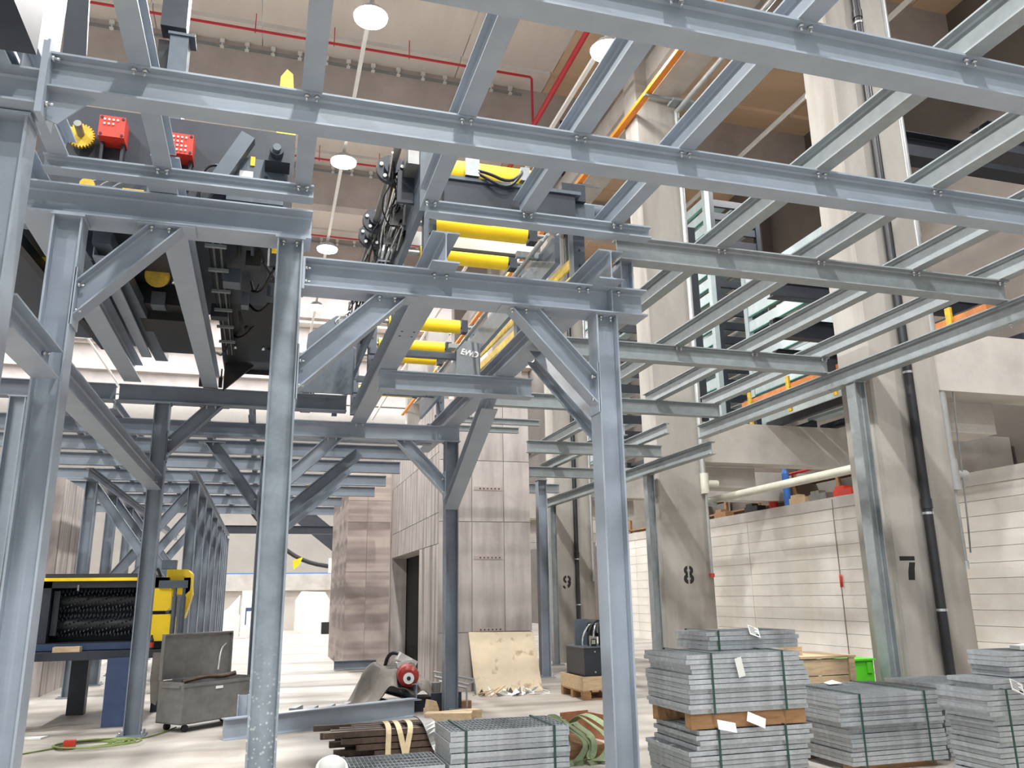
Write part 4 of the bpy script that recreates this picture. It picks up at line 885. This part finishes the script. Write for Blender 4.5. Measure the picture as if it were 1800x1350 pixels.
# open metal chest on castors, turned on the floor
O = V((-.9, 12.05, 0)); ax = V((.742, .67, 0)); ay = V((-.67, .742, 0)); LW, LD = 1.15, .52
def cb(u0, u1, v0, v1, z0, z1):
    m = MB().bx(u0, u1, v0, v1, z0, z1); m.v = [O+ax*p.x+ay*p.y+V((0, 0, p.z)) for p in m.v]; return m
ch = T(cb(0, LW, 0, .012, .1, .58).build('tool_chest', 'dull_steel'), 'open grey metal tool chest on castors with its lid up', 'tool chest')
cb(0, .012, .012, LD, .1, .62).build('chest_wall', 'dull_steel', ch); cb(LW-.012, LW, .012, LD, .1, .62).build('chest_wall', 'dull_steel', ch); cb(0, LW, LD-.012, LD, .1, .62).build('chest_wall', 'dull_steel', ch)
cb(0, LW, 0, LD, .1, .115).build('chest_bottom', 'dull_steel', ch); cb(-.01, LW+.01, -.012, .0, .56, .6).build('chest_rim', 'dull_steel', ch)
cb(-.03, .0, .06, LD-.06, .55, .58).build('chest_handle', 'dull_steel', ch)
ld = cb(0, LW, LD, LD+.015, .63, 1.22).build('chest_lid', 'dull_steel', ch); cb(0, LW, LD-.05, LD, 1.2, 1.22).build('lid_rim', 'dull_steel', ld); cb(0, .012, LD-.05, LD, .63, 1.2).build('lid_rim', 'dull_steel', ld); cb(LW-.012, LW, LD-.05, LD, .63, 1.2).build('lid_rim', 'dull_steel', ld)
cb(.5, .62, -.014, -.012, .5, .535).build('latch_label', 'card', ch)
MB().tube([O+ax*1.05+ay*.5+V((0, 0, 1.05)), O+ax*.95+ay*.48+V((0, 0, .98)), O+ax*.9+ay*.45+V((0, 0, .7))], .012, 6, 2).build('gas_strut', 'grey_pipe', ch)
for u in (.12, 1.03):
    for v in (.08, .44):
        c = O+ax*u+ay*v; MB().cyl(c+ay*.02+V((0, 0, .045)), c-ay*.02+V((0, 0, .045)), .045, 14).build('castor', 'rubber', ch); 
T(MB().tube([O+ax*.2+ay*.3+V((0, 0, .6)), O+ax*.5+ay*.2+V((0, 0, .66)), O+ax*.8+ay*.25+V((0, 0, .62)), O+ax*1.0+ay*.2+V((0, 0, .66))], .03, 8, 2).build('tool_roll', 'rust_steel'), 'brown rag and hose bundle lying in the open chest', 'rag')

# cables on the floor
m = MB()
for k in range(6):
    pts = [(-1.95+(.32+.03*k)*math.cos(t)+.04*k, 11.55+(.22+.02*k)*math.sin(t)-.03*k, .012+.006*k) for t in (2*math.pi*i/20 for i in range(21))]
    m.tube(pts, .009, 6)
m.tube([(-1.6, 11.5, .012), (-1.2, 11.9, .012), (-1.0, 12.6, .012)], .009, 6, 2).tube([(-2.2, 11.4, .012), (-2.6, 11.0, .012), (-2.7, 10.4, .012)], .009, 6, 2)
cc = T(m.build('cable_coil', 'cable_green'), 'coil of green and yellow cable on the floor by the column', 'cable'); MB().box((-2.05, 11.35, .05), (.12, .09, .09)).build('plug_connector', 'red', cc)
T(MB().tube([(.2, 13.2, .012), (.6, 13.6, .012), (1.1, 13.3, .012), (1.7, 13.6, .012)], .01, 6, 2).build('floor_cable', 'rust_steel'), 'thin brown cable winding across the floor behind the lying girder', 'cable')
T(MB().prism([(-2.9, 12.3, .002), (-2.55, 12.25, .002), (-2.5, 12.4, .002), (-2.8, 12.45, .002)], (0, 0, .02)).build('paper_scrap', 'card'), 'white paper scrap on the floor under the debarker', 'paper')

# plywood board, debris, cardboard, green slings
bd = T(MB().prism([(3.68, 14.72, .004), (4.92, 14.72, .004), (4.9, 15.15, .99), (3.66, 15.15, 1.02)], (0, .018, .006)).build('plywood_board', 'plywood'), 'stained plywood board leaning on the stair core', 'board')
rr = random.Random(21)
def crumple(c, s, mt, name, lab, cat, g=None, n=3):
    m = MB()
    for k in range(n):
        a = V(c)+V((rr.uniform(-s, s), rr.uniform(-s*.6, s*.6), .0)); q = [a+V((rr.uniform(-s, s)*.6, rr.uniform(-s, s)*.5, rr.uniform(0, s*.7))) for _ in range(4)]; q[0].z = .005; q[1].z = .005
        m.add(q+[p+V((.004, .004, .006)) for p in q], [(0, 1, 2), (0, 2, 3), (4, 6, 5), (4, 7, 6), (0, 4, 5, 1), (1, 5, 6, 2), (2, 6, 7, 3), (3, 7, 4, 0)])
    return T(m.build(name, mt), lab, cat, g)
for n in range(6): crumple((3.9+.17*n, 14.35+.05*math.sin(n*2), 0), .2, 'card' if n % 3 else 'tarp', 'torn_wrapping', 'torn pale wrapping below the plywood board, %s along it' % ordn[n], 'wrapping', 'torn wrapping by the plywood', 4)
for n in range(4): T(MB().bar((3.55+.08*n, 14.4-.1*n, .02), (3.75+.12*n, 14.2+.05*n, .1+.02*n), .02, .015).build('wood_splinter', 'wood'), 'splintered batten beside the plywood, %s from the column' % ordn[n], 'batten', 'splintered battens')
for n, (x, y) in enumerate(((2.95, 9.6), (3.2, 9.75), (3.55, 9.6), (3.75, 9.9), (4.05, 9.7))):
    crumple((x, y, 0), .2, 'brown_paper', 'cardboard_scrap', 'torn brown cardboard scrap, %s beside the green slings' % ordn[n], 'cardboard', 'cardboard scraps', 4)
T(rot(MB().bx(3.5, 3.9, 9.85, 9.87, 0, .3).bx(3.88, 3.9, 9.55, 9.87, 0, .28), (3.7, 9.8, 0), 15).build('cardboard_box_side', 'brown_paper'), 'upright torn cardboard box corner behind the green slings', 'cardboard')
sr = random.Random(17)
for n in range(9):
    x = 2.8+.085*n; q = [(x+sr.uniform(-.1, .1), 9.3-.0*n, .16), (x+sr.uniform(-.12, .12), 9.0, .3+sr.uniform(-.05, .12)), (x+sr.uniform(-.12, .12), 8.75, .34+sr.uniform(-.08, .08)), (x+sr.uniform(-.1, .2), 8.5, .2+sr.uniform(-.1, .06)), (x+sr.uniform(-.1, .25), 8.38, .03), (x+sr.uniform(-.25, .25), 8.3, .015)]
    T(ribbon(q, .06, (1, .3*sr.uniform(-1, 1), .5*sr.uniform(-1, 1))).build('lifting_sling', 'sling_green'), 'faded green lifting sling in the heap by the column, %s across' % ordn[n], 'sling', 'green slings')
T(MB().bx(2.85, 3.55, 8.55, 9.3, 0, .14).build('wooden_skid', 'pallet_wood'), 'low wooden skid under the heap of green slings', 'skid')

# hydraulic power unit on a pallet with collar
hx0, hx1, hy0, hy1 = 5.08, 6.0, 13.15, 14.2
pa = T(empty('wooden_pallet', (5.5, 13.6, 0)), 'wooden pallet with a timber collar under the hydraulic unit', 'pallet')
for y in (hy0, (hy0+hy1)/2-.05, hy1-.1): MB().bx(hx0, hx1, y, y+.1, 0, .022).build('bottom_board', 'pallet_wood', pa)
for x in (hx0, (hx0+hx1)/2-.07, hx1-.14):
    for y in (hy0, (hy0+hy1)/2-.05, hy1-.1): MB().bx(x, x+.14, y, y+.1, .022, .12).build('pallet_block', 'pallet_wood', pa)
for k in range(6): MB().bx(hx0+.158*k, hx0+.158*k+.12, hy0, hy1, .12, .145).build('deck_board', 'pallet_wood', pa)
for a in ((hx0, hx1, hy0, hy0+.025), (hx0, hx1, hy1-.025, hy1), (hx0, hx0+.025, hy0+.025, hy1-.025), (hx1-.025, hx1, hy0+.025, hy1-.025)): MB().bx(*a, .145, .36).build('collar_board', 'wood', pa)
hu = T(MB().bx(5.16, 5.92, 13.25, 14.1, .36, .8).build('hydraulic_unit', 'charcoal'), 'black hydraulic power unit with hoses standing on the pallet', 'hydraulic unit')
MB().bx(5.14, 5.94, 13.23, 14.12, .8, .82).build('tank_lid', 'machine_grey', hu); MB().bx(5.2, 5.45, 13.75, 13.8, .82, 1.25).build('cooler', 'machine_grey', hu)
MB().cyl((5.55, 13.5, 1.1), (5.55, 13.9, 1.1), .14, 18).build('pump_motor', 'black', hu); MB().cyl((5.55, 13.42, 1.1), (5.55, 13.5, 1.1), .1, 18).build('pump_flange', 'chrome', hu)
rr = random.Random(4)
for k in range(7): MB().tube([(5.2+.1*k, 13.4, .83), (5.18+.1*k, 13.35, 1.0+.05*k), (5.35+.06*k, 13.4, 1.2), (5.5, 13.6, 1.1)], .016, 8, 2).build('hose', 'rubber' if k % 2 else 'chrome', hu)
for k in range(7): MB().box((rr.uniform(5.2, 5.85), rr.uniform(13.3, 13.6), rr.uniform(.86, .94)), (rr.uniform(.05, .12), .08, rr.uniform(.06, .14))).build('valve_block', rr.choice(['dull_steel', 'chrome', 'black']), hu)
for x in (5.35, 5.85):
    for z in (.42, .74): MB().cyl((x, 13.25, z), (x, 13.24, z), .014, 8).build('tank_bolt', 'bolt', hu)

# crate, green box, wood between gratings
cr = T(empty('wooden_crate', (6.2, 8.6, 0)), 'pale wooden crate behind the grating stacks', 'crate')
for k in range(5): MB().bx(5.85, 6.52, 8.3, 8.32, .02+.18*k, .19+.18*k).build('crate_board', 'wood', cr)
for k in range(5): MB().bx(5.85, 5.87, 8.32, 9.0, .02+.18*k, .19+.18*k).build('crate_board', 'wood', cr)
MB().bx(5.83, 6.54, 8.28, 9.0, .92, .945).build('crate_lid', 'wood', cr); MB().bx(6.44, 6.52, 8.285, 8.3, 0, .92).build('crate_cleat', 'wood', cr); MB().bx(5.87, 6.52, 8.98, 9.0, 0, .92).build('crate_back', 'wood', cr)
T(rot(MB().bx(5.75, 6.0, 8.5, 8.62, .946, 1.04), (5.9, 8.5, 0), 8).build('timber_block', 'wood'), 'timber offcut lying on the pale wooden crate', 'timber')
gb = T(MB().prism([(6.6, 8.5, 0), (6.94, 8.5, 0), (6.94, 8.5, .86), (6.62, 8.5, .86), (6.58, 8.5, .82)], (0, .5, 0)).build('plastic_box', 'green'), 'bright green box beside the slim galvanised column', 'box')
MB().bx(6.84, 6.9, 8.48, 8.5, .72, .84).build('box_latch', 'green', gb); MB().bx(6.56, 6.96, 8.47, 9.02, .86, .88).build('box_lid', 'green', gb)
# ladder in the core doorway
la_ = T(empty('step_ladder', (3.9, 18.8, 0)), 'aluminium ladder parts standing in the dark core doorway', 'ladder')
for y in (18.4, 18.8): MB().bar((3.55, y, 0), (3.95, y, 1.5), .03, .06).build('ladder_rail', 'galv', la_)
for k in range(5): MB().bx(3.57+.08*k, 3.6+.08*k, 18.4, 18.8, .25+.28*k, .28+.28*k).build('ladder_rung', 'galv', la_)
T(MB().bar((3.3, 17.5, 0), (3.8, 17.3, 1.9), .03, .05).build('aluminium_pole', 'galv'), 'aluminium pole leaning in the dark core doorway', 'pole')
T(MB().ibeam((1.75, 20.9, .12), (2.75, 20.9, .12), .2, .14).build('lying_section', 'paint_dark_shaded'), 'grey I-section lying at the foot of the banded rear wall', 'steel section')

# clutter on the ledge of the block wall
def led(name, m, mt, lab, cat): return T(m.build(name, mt), lab, cat)
led('gas_cylinder', MB().cyl((14.25, 20.9, 4.0), (14.25, 20.9, 4.75), .13, 14).cyl((14.25, 20.9, 4.75), (14.25, 20.9, 4.85), .13, 14, .05), 'red', 'red gas cylinder standing on the block wall', 'gas cylinder')
led('gas_cylinder', MB().cyl((14.25, 20.2, 4.0), (14.25, 20.2, 4.95), .1, 14).cyl((14.25, 20.2, 4.95), (14.25, 20.2, 5.1), .1, 14, .04), 'blue', 'blue gas cylinder standing on the block wall', 'gas cylinder')
for n, (y, mt, nm, cat) in enumerate(((23.6, 'pallet_wood', 'brown timber pile', 'timber'), (21.8, 'black', 'black plastic heap', 'plastic'), (19.5, 'wood', 'pale plywood offcut', 'timber'), (17.6, 'red', 'red and white rag', 'rag'), (18.6, 'dull_steel', 'grey tool case', 'case'))):
    led('ledge_item', MB().box((14.2, y, 4.09), (.3, .7, .18), Matrix.Rotation(.0, 3, 'X')).box((14.2, y+.15, 4.22), (.22, .35, .1)), mt, nm+' on the ledge of the block wall', cat)
sh = T(empty('timber_shelf', (14.9, 24, 3.8)), 'brown timber shelving behind the block wall ledge', 'shelf')
for z in (4.2, 4.75): MB().bx(14.6, 15.6, 16.5, 32, z, z+.05).build('shelf_board', 'pallet_wood', sh)
for k in range(9): MB().bx(14.6, 14.7, 16.5+1.9*k, 16.6+1.9*k, 3.8, 5.0).build('shelf_post', 'pallet_wood', sh)
S(MB().bx(14.42, 16.1, 6, 34, 3.4, 3.75).build('floor_ledge', 'roof_concrete'))
T(MB().cyl((14.55, 16, 5.0), (14.55, 30, 4.9), .04, 8).build('red_rail', 'red_pipe'), 'red pipe along the timber shelving over the block wall', 'pipe')

# far end of the hall: wrapped machines, boxes, blue line, conveyor bridge
led('wrapped_machine', MB().prism([(1.7, 44, 0), (3.3, 44, 0), (3.35, 44, 1.6), (3.1, 44, 2.0), (2.0, 44, 2.05), (1.7, 44, 1.6)], (0, 1.6, 0)), 'white', 'tall machine wrapped in white film at the far end of the hall', 'wrapped machine')
wc = led('control_cabinet', MB().bx(-.9, .6, 43, 44, 0, 2.1), 'white', 'white control cabinet with dark screen far down the hall', 'cabinet')
MB().bx(-.7, .4, 42.98, 43, .5, 1.3).build('cabinet_screen', 'blue_paint', wc); MB().bx(-.4, .2, 42.96, 43, 1.55, 1.95).build('cabinet_window', 'black', wc)
led('wrapped_bundle', MB().prism([(-2.4, 43, 0), (-1.0, 43, 0), (-1.0, 43, 1.9), (-1.5, 43, 1.3), (-2.2, 43, .8)], (0, 1, 0)), 'white', 'slumped white film bundle beside the far control cabinet', 'wrapping')
led('white_crate', MB().bx(-1.9, -.9, 40, 41, 0, 1.0), 'white', 'white box beyond the inner column row, beside its taller twin', 'box'); led('white_crate', MB().bx(-.6, .3, 40, 41, 0, 1.15), 'white', 'taller white box beyond the inner column row', 'box')
led('pump_block', MB().bx(2.9, 3.7, 42.5, 43, 0, .55), 'black', 'small dark pump block before the wrapped machine', 'pump')
for n in range(3): led('board_bundle', MB().bx(4.2, 6.4, 43, 45, .42*n, .42*n+.38).bx(4.4, 4.6, 43, 45, .42*n+.38, .42*n+.42), 'white', '%s layer of pale boards stacked beside the wrapped machine' % ('bottom', 'middle', 'top')[n], 'boards')
br = T(empty('conveyor_bridge', (3, 36, 3)), 'dark sloping conveyor bridge beyond the parallel braces', 'conveyor')
for k in range(3): MB().bar((.6, 36+.5*k, 5.5+.35*k), (3.4, 36+.5*k, 3.3+.35*k), .12, .3).build('bridge_rail', 'charcoal', br)
MB().bx(3.2, 3.35, 35.7, 35.9, 0, 2.6).build('bridge_leg', 'charcoal', br); MB().bx(3.6, 3.75, 37.1, 37.3, 0, 2.6).build('bridge_leg', 'charcoal', br); MB().bx(3.1, 3.8, 35.6, 37.4, 2.6, 4.6).build('bridge_head', 'charcoal', br); MB().prism([(3.05, 35.3, 3.45), (3.5, 35.3, 3.35), (3.65, 35.3, 3.9), (3.4, 35.3, 3.6)], (0, .3, 0)).build('bridge_guard', 'yellow', br)
MB().tube([(-.6, 35.8, 5.2), (.5, 35.8, 3.9), (1.6, 35.8, 3.15), (3.1, 35.8, 2.9)], .09, 8, 2).build('cable_chain', 'black', br); MB().bx(2.6, 3.0, 35.5, 35.8, 2.7, 3.3).build('junction_box', 'white', br)
MB().prism([(1.15, 35.5, 3.2), (1.55, 35.5, 3.35), (1.4, 35.5, 3.0), (1.2, 35.5, 2.85)], (0, .3, 0)).build('chain_guide', 'yellow', br)
led('blue_line', MB().bx(-4, 7, 48.72, 48.8, 3.05, 3.11), 'blue', 'thin blue pipe along the wall at the end of the hall', 'pipe')
yb_ = led('yellow_chute', MB().prism([(.85, 20.4, 4.335), (1.35, 20.4, 4.335), (1.9, 20.4, 4.75), (1.6, 20.4, 4.75)], (0, .5, 0)), 'yellow', 'yellow chute showing between the rear joists by the stair core', 'chute')
